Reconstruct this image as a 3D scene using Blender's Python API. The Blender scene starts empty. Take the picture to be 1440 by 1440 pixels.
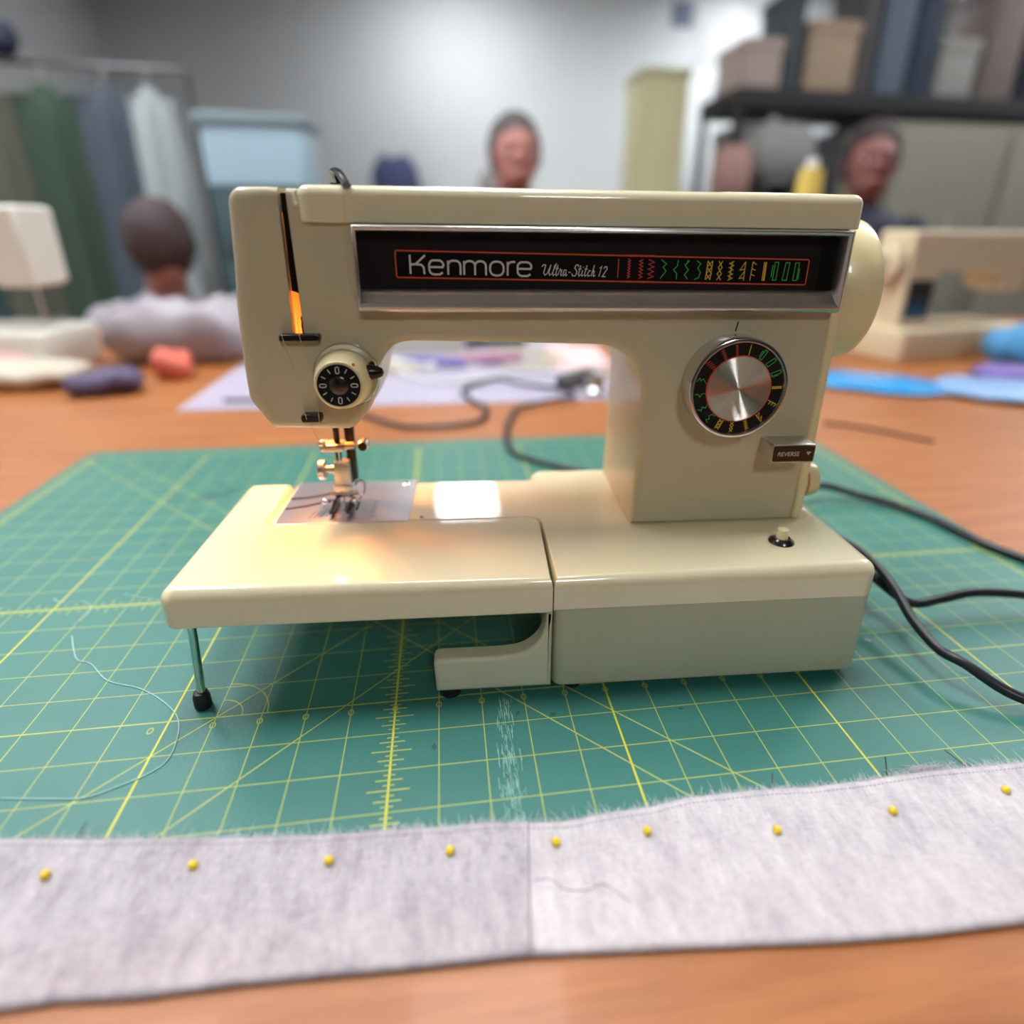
import bpy, bmesh, math, random
from mathutils import Vector, Matrix, noise
random.seed(7)
PI = math.pi
S = 0.0254                      # all coordinates below are inches; S turns them into metres
scene = bpy.context.scene
C = scene.collection

# ------------------------------------------------------------------ camera, world, exposure
cam_d = bpy.data.cameras.new('camera'); cam = bpy.data.objects.new('camera', cam_d); C.objects.link(cam)
scene.camera = cam
cam.rotation_mode = 'XYZ'
cam.location = (1.48069*S, -11.71985*S, 10.40700*S)
cam.rotation_euler = (1.18290, -0.01238, -0.14290)
cam_d.sensor_width = 36; cam_d.sensor_fit = 'HORIZONTAL'
cam_d.lens = 862.51742*36/1440
cam_d.shift_x = -0.02200; cam_d.shift_y = -0.03426
cam_d.clip_start = 0.01
cam_d.dof.use_dof = True
cam_d.dof.focus_distance = 14.0*S
cam_d.dof.aperture_fstop = cam_d.lens/(0.40*25.4)
w = bpy.data.worlds.new('world'); scene.world = w; w.use_nodes = True
w.node_tree.nodes['Background'].inputs[0].default_value = (0.85, 0.9, 1, 1)
w.node_tree.nodes['Background'].inputs[1].default_value = 0.3
vs = scene.view_settings
vs.view_transform = 'Standard'; vs.look = 'None'; vs.gamma = 1; vs.use_curve_mapping = False
vs.exposure = 0.04
TROFFER_POWER = 25.0
BULB_POWER = 760.0

# ------------------------------------------------------------------ materials
def srgb(r, g, b):
    f = lambda c: (c/255/12.92) if c/255 <= 0.04045 else ((c/255+0.055)/1.055)**2.4
    return (f(r), f(g), f(b), 1)
def mat(name, col, rough=0.5, metal=0.0, coat=0.0, var=0.06, scale=25, bump=0.0, bscale=200, emit=0, alpha=1.0, trans=0.0, aniso=0.0, ior=1.5, stretch=None, spec=0.5):
    m = bpy.data.materials.new(name); m.use_nodes = True
    nt = m.node_tree; N = nt.nodes; L = nt.links; b = N['Principled BSDF']
    c = srgb(*col)
    b.inputs['Roughness'].default_value = rough; b.inputs['Metallic'].default_value = metal
    b.inputs['Coat Weight'].default_value = coat; b.inputs['Coat Roughness'].default_value = 0.025
    b.inputs['IOR'].default_value = ior; b.inputs['Alpha'].default_value = alpha
    b.inputs['Transmission Weight'].default_value = trans
    b.inputs['Specular IOR Level'].default_value = spec
    tc = N.new('ShaderNodeTexCoord'); mp = N.new('ShaderNodeMapping')
    L.new(tc.outputs['Object'], mp.inputs['Vector'])
    if stretch: mp.inputs['Scale'].default_value = stretch
    no = N.new('ShaderNodeTexNoise'); no.inputs['Scale'].default_value = scale; no.inputs['Detail'].default_value = 5
    L.new(mp.outputs[0], no.inputs['Vector'])
    mx = N.new('ShaderNodeMix'); mx.data_type = 'RGBA'
    mx.inputs['A'].default_value = tuple(x*(1-var) for x in c[:3])+(1,)
    mx.inputs['B'].default_value = tuple(min(1, x*(1+var)) for x in c[:3])+(1,)
    L.new(no.outputs[0], mx.inputs['Factor']); L.new(mx.outputs['Result'], b.inputs['Base Color'])
    if bump:
        n2 = N.new('ShaderNodeTexNoise'); n2.inputs['Scale'].default_value = bscale; n2.inputs['Detail'].default_value = 4
        L.new(mp.outputs[0], n2.inputs['Vector'])
        bp = N.new('ShaderNodeBump'); bp.inputs['Strength'].default_value = bump; bp.inputs['Distance'].default_value = 0.001
        L.new(n2.outputs[0], bp.inputs['Height']); L.new(bp.outputs[0], b.inputs['Normal'])
    if aniso:
        b.inputs['Anisotropic'].default_value = aniso; b.inputs['Anisotropic Rotation'].default_value = 0.25
    if emit:
        b.inputs['Emission Color'].default_value = c; b.inputs['Emission Strength'].default_value = emit
    return m
M = {}
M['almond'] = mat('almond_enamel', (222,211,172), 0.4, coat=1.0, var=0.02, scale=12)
M['almond_shaded'] = mat('almond_shaded', (192,181,147), 0.4, coat=0.35, var=0.02, scale=12, bump=0.03, bscale=900)  # almond darkened for the housing: shade of its front put into the colour
M['base_grey'] = mat('base_greenish_plastic', (180,181,152), 0.5, coat=0.1, var=0.03, scale=15, bump=0.05, bscale=1200)
M['foot_cream'] = mat('base_foot_cream', (205,202,172), 0.35, coat=0.3, var=0.02)
M['cream'] = mat('cream_plastic', (232,216,165), 0.3, coat=0.4, var=0.02)
M['chrome'] = mat('chrome', (215,215,215), 0.12, metal=1, var=0.02)
M['steel'] = mat('satin_steel', (205,200,192), 0.3, metal=1, var=0.05, scale=60, bump=0.02)
M['needleplate'] = mat('needle_plate_steel', (205,203,208), 0.36, metal=1, var=0.04, scale=80, bump=0.05, bscale=500)
M['darksteel'] = mat('dark_steel', (60,55,50), 0.3, metal=1, var=0.1)
M['guide'] = mat('dark_chrome_guide', (90,88,88), 0.22, metal=1, var=0.05)
M['brushed'] = mat('brushed_aluminium', (205,198,190), 0.16, metal=1, var=0.03)
def lathe_grooves(m, k=47000.0, tilt=0.75):
    # microscopic turned grooves: the normal swings radially about the disc's own axis (y)
    nt = m.node_tree; N = nt.nodes; L = nt.links; b = N['Principled BSDF']
    tc = N.new('ShaderNodeTexCoord'); mul = N.new('ShaderNodeVectorMath'); mul.operation = 'MULTIPLY'; mul.inputs[1].default_value = (1, 0, 1)
    L.new(tc.outputs['Object'], mul.inputs[0])
    ln = N.new('ShaderNodeVectorMath'); ln.operation = 'LENGTH'; L.new(mul.outputs[0], ln.inputs[0])
    nm = N.new('ShaderNodeVectorMath'); nm.operation = 'NORMALIZE'; L.new(mul.outputs[0], nm.inputs[0])
    m1 = N.new('ShaderNodeMath'); m1.operation = 'MULTIPLY'; m1.inputs[1].default_value = k; L.new(ln.outputs['Value'], m1.inputs[0])
    m2 = N.new('ShaderNodeMath'); m2.operation = 'SINE'; L.new(m1.outputs[0], m2.inputs[0])
    m3 = N.new('ShaderNodeMath'); m3.operation = 'MULTIPLY'; m3.inputs[1].default_value = tilt; L.new(m2.outputs[0], m3.inputs[0])
    sc = N.new('ShaderNodeVectorMath'); sc.operation = 'SCALE'; L.new(nm.outputs[0], sc.inputs[0]); L.new(m3.outputs[0], sc.inputs['Scale'])
    vt = N.new('ShaderNodeVectorTransform'); vt.vector_type = 'VECTOR'; vt.convert_from = 'OBJECT'; vt.convert_to = 'WORLD'; L.new(sc.outputs[0], vt.inputs[0])
    ge = N.new('ShaderNodeNewGeometry'); ad = N.new('ShaderNodeVectorMath'); ad.operation = 'ADD'; L.new(ge.outputs['Normal'], ad.inputs[0]); L.new(vt.outputs[0], ad.inputs[1])
    n2 = N.new('ShaderNodeVectorMath'); n2.operation = 'NORMALIZE'; L.new(ad.outputs[0], n2.inputs[0]); L.new(n2.outputs[0], b.inputs['Normal'])
lathe_grooves(M['brushed'])
M['black'] = mat('black_panel', (22,17,15), 0.5, var=0.1, spec=0.2)
M['blackgloss'] = mat('black_gloss', (8,8,8), 0.15, coat=0.5, var=0.1)
M['blackdeep'] = mat('black_print', (5,5,5), 0.5, var=0.1, spec=0.15)
M['bezelsteel'] = mat('dull_chrome_bezel', (196,192,188), 0.27, metal=1, var=0.05)
M['rubber'] = mat('black_rubber', (22,22,23), 0.5, var=0.2, bump=0.1)
M['cord'] = mat('black_cord', (26,26,29), 0.38, var=0.15)
M['printwhite'] = mat('print_silver', (200,195,188), 0.4, var=0.02)
M['orange'] = mat('print_orange', (196,70,30), 0.5, var=0.03)
M['red'] = mat('print_red', (190,62,34), 0.5, var=0.03)
M['green'] = mat('print_green', (48,165,66), 0.5, var=0.03)
M['yellow'] = mat('print_yellow', (205,170,45), 0.5, var=0.03)
M['cavity'] = mat('amber_glow_wall', (165,92,40), 0.6, var=0.3, scale=120)  # warm lamp glow put into the wall colour behind the slot
M['mat_green'] = mat('cutting_mat_green', (48,112,101), 0.45, var=0.12, scale=18, bump=0.15, bscale=700, spec=0.5)
M['mat_line'] = mat('cutting_mat_print', (172,180,84), 0.5, var=0.12, scale=60)
M['mat_bold'] = mat('cutting_mat_bold_print', (205,198,44), 0.5, var=0.08, scale=60)
M['scratch'] = mat('scratch_grey', (150,190,172), 0.7, var=0.2)
M['stain'] = mat('dark_stain', (42,84,80), 0.6, var=0.3, scale=150)
M['thread'] = mat('pale_thread', (170,205,200), 0.6, var=0.05)
M['thread_tan'] = mat('cream_thread', (196,180,140), 0.6, var=0.05)
M['pin'] = mat('pin_head_yellow', (238,198,20), 0.25, coat=0.3, var=0.04)
M['fray'] = mat('linen_fibres', (196,190,194), 0.9, var=0.1)
M['seam'] = mat('seam_dark_thread', (120,108,116), 0.9, var=0.1)  # darker thread colour for seam, edge stitching and loose thread
M['white'] = mat('white_plastic', (226,226,222), 0.35, var=0.02)
M['wall'] = mat('painted_wall', (222,224,224), 0.8, var=0.02, scale=2, bump=0.05)
M['ceiling'] = mat('ceiling_white', (198,198,196), 0.9, var=0.03, scale=4)
M['floor'] = mat('vinyl_floor', (120,112,104), 0.4, var=0.1, scale=3)
M['gridwhite'] = mat('gridded_white_mat', (172,165,176), 0.5, var=0.04, scale=6)
M['gridline'] = mat('violet_grid_print', (120,116,190), 0.5, var=0.05)
M['bulb'] = mat('bulb_glow', (255,158,66), 0.4, emit=BULB_POWER)
M['troffer'] = mat('fluorescent_diffuser', (246,250,255), 0.5, emit=TROFFER_POWER)
M['bag'] = mat('clear_plastic_bag', (215,215,220), 0.15, alpha=0.13, var=0.02, bump=0.6, bscale=25)
def wood(name, c1, c2, st):
    m = mat(name, c1, 0.45, coat=0.06, var=0.05)
    nt = m.node_tree; N = nt.nodes; L = nt.links
    mx = [n for n in N if n.type == 'MIX'][0]; mp = [n for n in N if n.type == 'MAPPING'][0]
    mp.inputs['Scale'].default_value = st
    no = [n for n in N if n.type == 'TEX_NOISE'][0]; no.inputs['Scale'].default_value = 6; no.inputs['Detail'].default_value = 9; no.inputs['Roughness'].default_value = 0.65
    rp = N.new('ShaderNodeMapRange'); rp.inputs['From Min'].default_value = 0.3; rp.inputs['From Max'].default_value = 0.7
    L.new(no.outputs[0], rp.inputs['Value']); L.new(rp.outputs[0], mx.inputs['Factor'])
    mx.inputs['A'].default_value = srgb(*c1); mx.inputs['B'].default_value = srgb(*c2)
    return m
M['wood'] = wood('honey_wood_laminate', (142,80,33), (176,108,49), (1.2, 14, 1))
def linen(name, c1, c2):
    m = bpy.data.materials.new(name); m.use_nodes = True
    nt = m.node_tree; N = nt.nodes; L = nt.links; b = N['Principled BSDF']
    b.inputs['Roughness'].default_value = 0.9; b.inputs['Sheen Weight'].default_value = 0.15
    tc = N.new('ShaderNodeTexCoord')
    def nz(scl, sc, det):
        mp = N.new('ShaderNodeMapping'); mp.inputs['Scale'].default_value = scl; L.new(tc.outputs['Object'], mp.inputs[0])
        n = N.new('ShaderNodeTexNoise'); n.inputs['Scale'].default_value = sc; n.inputs['Detail'].default_value = det; L.new(mp.outputs[0], n.inputs['Vector']); return n.outputs[0]
    wv = nz((1, .12, 1), 1500, 2); wf = nz((.12, 1, 1), 1500, 2); bl = nz((1, 1, 1), 35, 4); bl2 = nz((1, .3, 1), 160, 4)
    def math_(op, a, bb):
        n = N.new('ShaderNodeMath'); n.operation = op
        for i, v in enumerate((a, bb)):
            if isinstance(v, (int, float)): n.inputs[i].default_value = v
            else: L.new(v, n.inputs[i])
        return n.outputs[0]
    tot = math_('ADD', math_('ADD', math_('MULTIPLY', wv, .3), math_('MULTIPLY', wf, .22)), math_('ADD', math_('MULTIPLY', bl, .22), math_('MULTIPLY', bl2, .26)))
    rp = N.new('ShaderNodeMapRange'); rp.inputs['From Min'].default_value = 0.36; rp.inputs['From Max'].default_value = 0.64; L.new(tot, rp.inputs['Value'])
    mx = N.new('ShaderNodeMix'); mx.data_type = 'RGBA'; mx.inputs['A'].default_value = srgb(*c1); mx.inputs['B'].default_value = srgb(*c2)
    L.new(rp.outputs[0], mx.inputs['Factor']); L.new(mx.outputs['Result'], b.inputs['Base Color'])
    bp = N.new('ShaderNodeBump'); bp.inputs['Strength'].default_value = .5; bp.inputs['Distance'].default_value = .0004
    L.new(tot, bp.inputs['Height']); L.new(bp.outputs[0], b.inputs['Normal'])
    return m
M['linen_a'] = linen('grey_linen_weave', (138,129,135), (198,190,192))
M['linen_b'] = linen('pale_linen_weave', (160,152,156), (216,208,208))

# ------------------------------------------------------------------ mesh helpers (inches)
def tag(o, label=None, cat=None, group=None, kind=None):
    for k, v in (('label', label), ('category', cat), ('group', group), ('kind', kind)):
        if v: o[k] = v
    return o
def thing(name, label, cat, loc=(0,0,0), rz=0, group=None):
    o = bpy.data.objects.new(name, None); C.objects.link(o); o.empty_display_size = 0.02
    o.location = Vector(loc)*S; o.rotation_euler = (0, 0, rz)
    return tag(o, label, cat, group)
def finish(bm, sharp=40):
    bmesh.ops.recalc_face_normals(bm, faces=bm.faces)
    a = math.radians(sharp)
    for f in bm.faces: f.smooth = True
    cl = bm.faces.layers.int.get('cap')
    for e in bm.edges:
        if len(e.link_faces) == 2 and e.calc_face_angle(0) > a: e.smooth = False
    for f in bm.faces:
        if len(f.verts) > 8 or (cl and f[cl]):
            f.smooth = False
            for e in f.edges: e.smooth = False
def obj(name, bm, m, parent=None, origin=None, sharp=40, wn=False, recalc=True):
    if recalc: finish(bm, sharp)
    else:
        for f in bm.faces: f.smooth = True
    off = Vector(origin) if origin else Vector((0,0,0))
    for v in bm.verts: v.co = (v.co-off)*S
    me = bpy.data.meshes.new(name); bm.to_mesh(me); bm.free()
    me.materials.append(M[m] if isinstance(m, str) else m)
    o = bpy.data.objects.new(name, me); C.objects.link(o)
    o.location = off*S
    if parent: o.parent = parent
    if wn:
        wm = o.modifiers.new('wn', 'WEIGHTED_NORMAL'); wm.keep_sharp = True
    return o
def struct(name, bm, m): return tag(obj(name, bm, m), kind='structure')
def arc(cx, cy, r, a0, a1, n=8):
    return [(cx+r*math.cos(math.radians(a0+(a1-a0)*i/n)), cy+r*math.sin(math.radians(a0+(a1-a0)*i/n))) for i in range(n+1)]
def rrect(x0, y0, x1, y1, r, n=6):
    return arc(x1-r, y0+r, r, -90, 0, n)+arc(x1-r, y1-r, r, 0, 90, n)+arc(x0+r, y1-r, r, 90, 180, n)+arc(x0+r, y0+r, r, 180, 270, n)
def area2(p): return sum(p[i][0]*p[(i+1)%len(p)][1]-p[(i+1)%len(p)][0]*p[i][1] for i in range(len(p)))
def offset(p, d):
    out = []; n = len(p)
    for i in range(n):
        a, b, c = Vector(p[i-1]), Vector(p[i]), Vector(p[(i+1)%n])
        e1 = (b-a).normalized(); e2 = (c-b).normalized()
        n1 = Vector((-e1.y, e1.x)); n2 = Vector((-e2.y, e2.x)); s = n1+n2
        if s.length < 1e-6: s = n1
        s.normalize(); k = max(0.35, s.dot(n1)); di = d[i] if isinstance(d, list) else d
        out.append(tuple(b+s*di/k))
    return out
def prism(poly, lo, hi, rlo=0, rhi=0, seg=5, axis='z', wt=None, bm=None):
    """closed solid from a 2-D outline; axis z: outline is x,y; axis y: outline is x,z; axis x: outline is y,z. Rounded rims."""
    bm = bm or bmesh.new(); bm.faces.layers.int.get('cap') or bm.faces.layers.int.new('cap'); poly = [tuple(p) for p in poly]; wt = list(wt) if wt else [1.0]*len(poly)
    if area2(poly) < 0: poly.reverse(); wt.reverse()
    P = {'z': lambda a, b, h: (a, b, h), 'y': lambda a, b, h: (a, h, b), 'x': lambda a, b, h: (h, a, b)}[axis]
    rings = []
    def ring(d, h): rings.append([bm.verts.new(P(a, b, h)) for a, b in (offset(poly, [d*x for x in wt]) if d > 1e-7 else poly)])
    if rlo:
        for k in range(seg): t = k/seg*PI/2; ring(rlo*(1-math.sin(t)), lo+rlo*(1-math.cos(t)))
        ring(0, lo+rlo)
    else: ring(0, lo)
    if rhi:
        for k in range(seg+1): t = k/seg*PI/2; ring(rhi*(1-math.cos(t)), hi-rhi*(1-math.sin(t)))
    else: ring(0, hi)
    n = len(poly)
    for r0, r1 in zip(rings, rings[1:]):
        for i in range(n): bm.faces.new((r0[i], r0[(i+1)%n], r1[(i+1)%n], r1[i]))
    cl = bm.faces.layers.int.get('cap') or bm.faces.layers.int.new('cap')
    for f in (bm.faces.new(rings[0][::-1]), bm.faces.new(rings[-1])): f[cl] = 1
    return bm
def box(x0, x1, y0, y1, z0, z1, r=0.03, bm=None, seg=3):
    r = min(r, (x1-x0)*.45, (y1-y0)*.45, (z1-z0)*.45)
    if r <= 0: return prism([(x0,y0),(x1,y0),(x1,y1),(x0,y1)], z0, z1, bm=bm)
    return prism(rrect(x0, y0, x1, y1, r*1.01, seg), z0, z1, r, r, seg, bm=bm)
def lathe(prof, c=(0,0,0), axis='z', n=40, bm=None):
    """prof: list of (radius, height along axis)."""
    bm = bm or bmesh.new(); c = Vector(c)
    def P(r, h, a):
        x, y = r*math.cos(a), r*math.sin(a)
        return c+Vector({'z': (x, y, h), 'y': (x, h, y), 'x': (h, x, y)}[axis])
    rs = []
    for r, h in prof:
        rs.append([bm.verts.new(P(0, h, 0))] if r < 1e-6 else [bm.verts.new(P(r, h, 2*PI*i/n)) for i in range(n)])
    for a, b in zip(rs, rs[1:]):
        for i in range(n):
            j = (i+1) % n
            if len(a) == 1 and len(b) == 1: continue
            if len(a) == 1: bm.faces.new((a[0], b[i], b[j]))
            elif len(b) == 1: bm.faces.new((a[i], b[0], a[j]))
            else: bm.faces.new((a[i], b[i], b[j], a[j]))
    for r in (rs[0], rs[-1]):
        if len(r) > 1: bm.faces.new(r)
    return bm
def catmull(pts, k=6):
    pts = [Vector(p) for p in pts]; P = [pts[0]*2-pts[1]]+pts+[pts[-1]*2-pts[-2]]; out = []
    for i in range(1, len(P)-2):
        a, b, c, d = P[i-1:i+3]
        for j in range(k):
            t = j/k; out.append(.5*((2*b)+(c-a)*t+(2*a-5*b+4*c-d)*t*t+(3*b-a-3*c+d)*t**3))
    return out+[pts[-1]]
def tube(pts, r, n=8, k=6, bm=None, flat=1.0, smooth=True):
    bm = bm or bmesh.new(); pts = catmull(pts, k) if smooth and len(pts) > 2 else [Vector(p) for p in pts]
    N = len(pts); up = None; rings = []
    for i, p in enumerate(pts):
        t = (pts[min(i+1, N-1)]-pts[max(i-1, 0)]).normalized()
        if up is None: up = Vector((0,0,1)) if abs(t.z) < .9 else Vector((1,0,0))
        s = t.cross(up)
        if s.length < 1e-5: s = t.cross(Vector((1,0,0)))
        s.normalize(); u = s.cross(t).normalized(); up = u if abs(t.z) > .7 else Vector((0,0,1))
        rr = r(i/(N-1)) if callable(r) else r
        rings.append([bm.verts.new(p+s*rr*flat*math.cos(2*PI*j/n)+u*rr*math.sin(2*PI*j/n)) for j in range(n)])
    for a, b in zip(rings, rings[1:]):
        for j in range(n): bm.faces.new((a[j], a[(j+1)%n], b[(j+1)%n], b[j]))
    bm.faces.new(rings[0][::-1]); bm.faces.new(rings[-1])
    return bm
def ellipsoid(c, r, bm=None, u=20, v=12, rot=None):
    bm = bm or bmesh.new(); m = Matrix.Translation(c) @ (rot or Matrix.Identity(4)) @ Matrix.Diagonal((*r, 1))
    bmesh.ops.create_uvsphere(bm, u_segments=u, v_segments=v, radius=1, matrix=m)
    return bm
def capsule(bm, a, b, ra, rb, n=10):
    a, b = Vector(a), Vector(b)
    tube([a, a.lerp(b, .5), b], lambda t: ra+(rb-ra)*t, n, 4, bm)
    ellipsoid(a, (ra,)*3, bm, 10, 8); ellipsoid(b, (rb,)*3, bm, 10, 8)
def ribbon(lines, w, place, bm=None, th=0.006):
    """flat printed strokes: 2-D polylines of width w, mapped by place(x,y,h)."""
    bm = bm or bmesh.new()
    for ln in lines:
        P = [Vector(p) for p in ln]; closed = (P[0]-P[-1]).length < 1e-6 and len(P) > 3
        if closed: P = P[:-1]
        n = len(P); L_, R_ = [], []
        for i in range(n):
            if closed: a, b, c = P[i-1], P[i], P[(i+1)%n]
            else: a, b, c = P[max(i-1,0)], P[i], P[min(i+1,n-1)]
            e1 = (b-a) if (b-a).length > 1e-9 else (c-b); e2 = (c-b) if (c-b).length > 1e-9 else (b-a)
            e1 = e1.normalized(); e2 = e2.normalized()
            n1 = Vector((-e1.y, e1.x)); n2 = Vector((-e2.y, e2.x)); s = n1+n2
            s = s.normalized() if s.length > 1e-6 else n1
            k = max(.5, s.dot(n1)); q = s*(w/2/k)
            L_.append(bm.verts.new(place(b.x+q.x, b.y+q.y, th))); R_.append(bm.verts.new(place(b.x-q.x, b.y-q.y, th)))
        for i in range(n if closed else n-1):
            j = (i+1) % n
            bm.faces.new((L_[i], R_[i], R_[j], L_[j]))
    return bm
def text_bm(s, size, place, shear=0, sx=1.0, th=0.006):
    cu = bpy.data.curves.new('t', 'FONT'); cu.body = s; cu.size = size; cu.shear = shear; cu.resolution_u = 3
    o = bpy.data.objects.new('t', cu); C.objects.link(o)
    dg = bpy.context.evaluated_depsgraph_get(); me = bpy.data.meshes.new_from_object(o.evaluated_get(dg))
    bm = bmesh.new(); bm.from_mesh(me)
    for v in bm.verts: v.co = Vector(place(v.co.x*sx, v.co.y, th))
    bpy.data.objects.remove(o); bpy.data.meshes.remove(me); bpy.data.curves.remove(cu)
    return bm
def boolean(bm, cutters):
    """subtract the cutter solids from bm."""
    def mk(b):
        bmesh.ops.recalc_face_normals(b, faces=b.faces); me = bpy.data.meshes.new('b'); b.to_mesh(me); b.free()
        o = bpy.data.objects.new('b', me); C.objects.link(o); return o
    base = mk(bm); cs = [mk(c) for c in cutters]
    for c in cs:
        md = base.modifiers.new('x', 'BOOLEAN'); md.operation = 'DIFFERENCE'; md.solver = 'EXACT'; md.object = c
    dg = bpy.context.evaluated_depsgraph_get(); me = bpy.data.meshes.new_from_object(base.evaluated_get(dg))
    out = bmesh.new(); out.from_mesh(me)
    for o in [base]+cs: bpy.data.objects.remove(o)
    return out
def remesh(bm, vox, smooth_it=4):
    """fuse overlapping solids into one continuous surface."""
    me = bpy.data.meshes.new('r'); bm.to_mesh(me); bm.free()
    o = bpy.data.objects.new('r', me); C.objects.link(o)
    md = o.modifiers.new('r', 'REMESH'); md.mode = 'VOXEL'; md.voxel_size = vox
    sm = o.modifiers.new('s', 'SMOOTH'); sm.iterations = smooth_it; sm.factor = .5
    dg = bpy.context.evaluated_depsgraph_get(); m2 = bpy.data.meshes.new_from_object(o.evaluated_get(dg))
    out = bmesh.new(); out.from_mesh(m2); bpy.data.objects.remove(o)
    return out

# ------------------------------------------------------------------ the room
TZ = -0.08                                                        # table top
X0, X1, Y0, Y1, FZ, CZ = -107, 230, -230, 250, -30, 95
struct('floor', box(X0-4, X1+4, Y0-4, Y1+4, FZ-2, FZ, 0), 'floor')
struct('ceiling', box(X0-4, X1+4, Y0-4, Y1+4, CZ, CZ+3, 0), 'ceiling')
struct('wall_back', box(X0-4, X1+4, Y1, Y1+4, FZ, CZ, 0), 'wall')
struct('wall_left', box(X0-4, X0, Y0, Y1, FZ, CZ, 0), 'wall')
struct('wall_right', box(X1, X1+4, Y0, Y1, FZ, CZ, 0), 'wall')
M['darkwall'] = mat('low_bounce_wall', (120,118,114), 0.9)  # darkened copy for the unseen wall, cuts light bounced onto the fronts
struct('wall_front', box(X0-4, X1+4, Y0-4, Y0, FZ, CZ, 0), 'darkwall')
struct('baseboard_back', box(X0, X1, Y1-.6, Y1, FZ, FZ+4, .1), 'white')
struct('baseboard_left', box(X0, X0+.6, Y0, Y1-.6, FZ, FZ+4, .1), 'white')
def troffer(x, y, wx, wy, label):
    t = thing('ceiling_light', label, 'ceiling light', (x, y, CZ), 0, 'fluorescent ceiling panels')
    bm = bmesh.new()
    for a in ((-wx/2-1.2, -wx/2, -wy/2-1.2, wy/2+1.2), (wx/2, wx/2+1.2, -wy/2-1.2, wy/2+1.2), (-wx/2, wx/2, -wy/2-1.2, -wy/2), (-wx/2, wx/2, wy/2, wy/2+1.2)):
        box(*a, -.9, 0, .1, bm=bm)
    obj('frame', bm, 'white', t)
    obj('diffuser', box(-wx/2, wx/2, -wy/2, wy/2, -.6, -.05, 0), 'troffer', t)
troffer(7.6, 206, 20.5, 30, 'square fluorescent ceiling panel closest to the back wall')
for i, (x, y) in enumerate(((125, 205), (-70, 95), (105, 60), (4, 24), (20, -120), (-45, 24), (190, 120))):  # panels over mid-table, mat end and behind the viewer are added fill light
    troffer(x, y, 22, 44, ['long fluorescent ceiling panel over the far shelving', 'long fluorescent ceiling panel over the left end of the table', 'long fluorescent ceiling panel over the person in navy', 'added long fluorescent panel brightening the middle of the sewing table from above', 'added long fluorescent fill panel far behind the viewer', 'added long fluorescent overhead fill panel towards the left end of the green mat', 'long fluorescent ceiling panel by the right wall'][i])

# ------------------------------------------------------------------ sewing table
t = thing('sewing_table', 'long honey-coloured wood laminate table carrying the sewing things', 'table', (10, 25, FZ))
TX0, TX1, TY0, TY1 = -60, 88, -15, 62
def loc(bm, t):                                                   # world inches -> local inches of thing t
    o = t.location/S
    r = Matrix.Rotation(-t.rotation_euler.z, 4, 'Z') @ Matrix.Translation(-o)
    bm.transform(r); return bm
obj('tabletop', loc(prism(rrect(TX0, TY0, TX1, TY1, 1.5), TZ-1.1, TZ, .12, .12, 3), t), 'wood', t)
for x in (TX0+4, TX1-4):
    for y in (TY0+4, TY1-4):
        obj('leg', loc(tube([(x, y, FZ), (x, y, -15), (x, y, TZ-1.1)], .75, 12), t), 'darksteel', t)

# ------------------------------------------------------------------ cutting mat
t = thing('cutting_mat', 'green self-healing cutting mat with yellow ruled grid under the sewing machine', 'cutting mat', (0, 0, TZ))
MX0, MX1, MY0, MY1 = -15.65, 20.75, -5.45, 19.0
obj('mat_sheet', loc(prism(rrect(MX0, MY0, MX1, MY1, .7), TZ, 0, 0, .015, 2), t), 'mat_green', t)
def flatplace(z): return lambda x, y, h: (x, y, z+h)
thin, bold = bmesh.new(), bmesh.new()
HP = flatplace(-TZ)
gx0, gx1, gy0, gy1 = -15, 20, -5, 18
for i in range(gx0, gx1+1):
    b = i % 5 == 0; ribbon([[(i, gy0), (i, gy1)]], .046 if b else .023, HP, bold if b else thin, .0035 if b else .003)
for j in range(gy0, gy1+1):
    b = j % 5 == 0; ribbon([[(gx0, j), (gx1, j)]], .038 if b else .023, HP, bold if j == 5 else thin, .0036 if b else .0032)
for c in (4.05, 2.5): ribbon([[(c-gy1, gy1), (c-gy0, gy0)]], .032, HP, thin, .0034)
for c in (-4.0, -1.15): ribbon([[(gy0+c, gy0), (gy1+c, gy1)]], .032, HP, thin, .0034)
for k in range(int((gy1-gy0)*8)+1):
    y = gy0+k/8; l = {0: 0, 4: .42, 2: .27, 6: .27}.get(k % 8, .12)
    if l: ribbon([[(-l, y), (l, y)]], .03, HP, thin, .0038)
for k in range(int((gx1-gx0)*8)+1):
    x = gx0+k/8; l = {0: 0, 4: .32, 2: .2, 6: .2}.get(k % 8, .1)
    if l:
        ribbon([[(x, 5-l), (x, 5+l)]], .025, HP, thin, .0038)
        ribbon([[(x, gy1+.1), (x, gy1+.1+l+.1)], [(x, gy0-.1-l), (x, gy0-.1)]], .03, HP, thin, .0038)
for k in range(int((gy1-gy0)*8)+1):
    y = gy0+k/8; l = {0: .4, 4: .32}.get(k % 8, .18)
    ribbon([[(gx0-.1-l, y), (gx0-.1, y)], [(gx1+.1, y), (gx1+.1+l, y)]], .03, HP, thin, .0038)
for i in range(-5, 11):                                            # small figures printed below the base line
    ribbon([[(i+(-.3 if i == -5 else 0)+.055*math.cos(a*PI/6), -.24+.085*math.sin(a*PI/6)) for a in range(13)]], .028, HP, thin, .0042)
for r in (.55, 1.1): ribbon([[(-4+r*math.cos(a*PI/24), r*math.sin(a*PI/24)) for a in range(13)]], .03, HP, thin, .0039)
obj('grid_print', thin, 'mat_line', t, recalc=False); obj('bold_grid_print', bold, 'mat_bold', t, recalc=False)
sc = bmesh.new()
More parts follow.
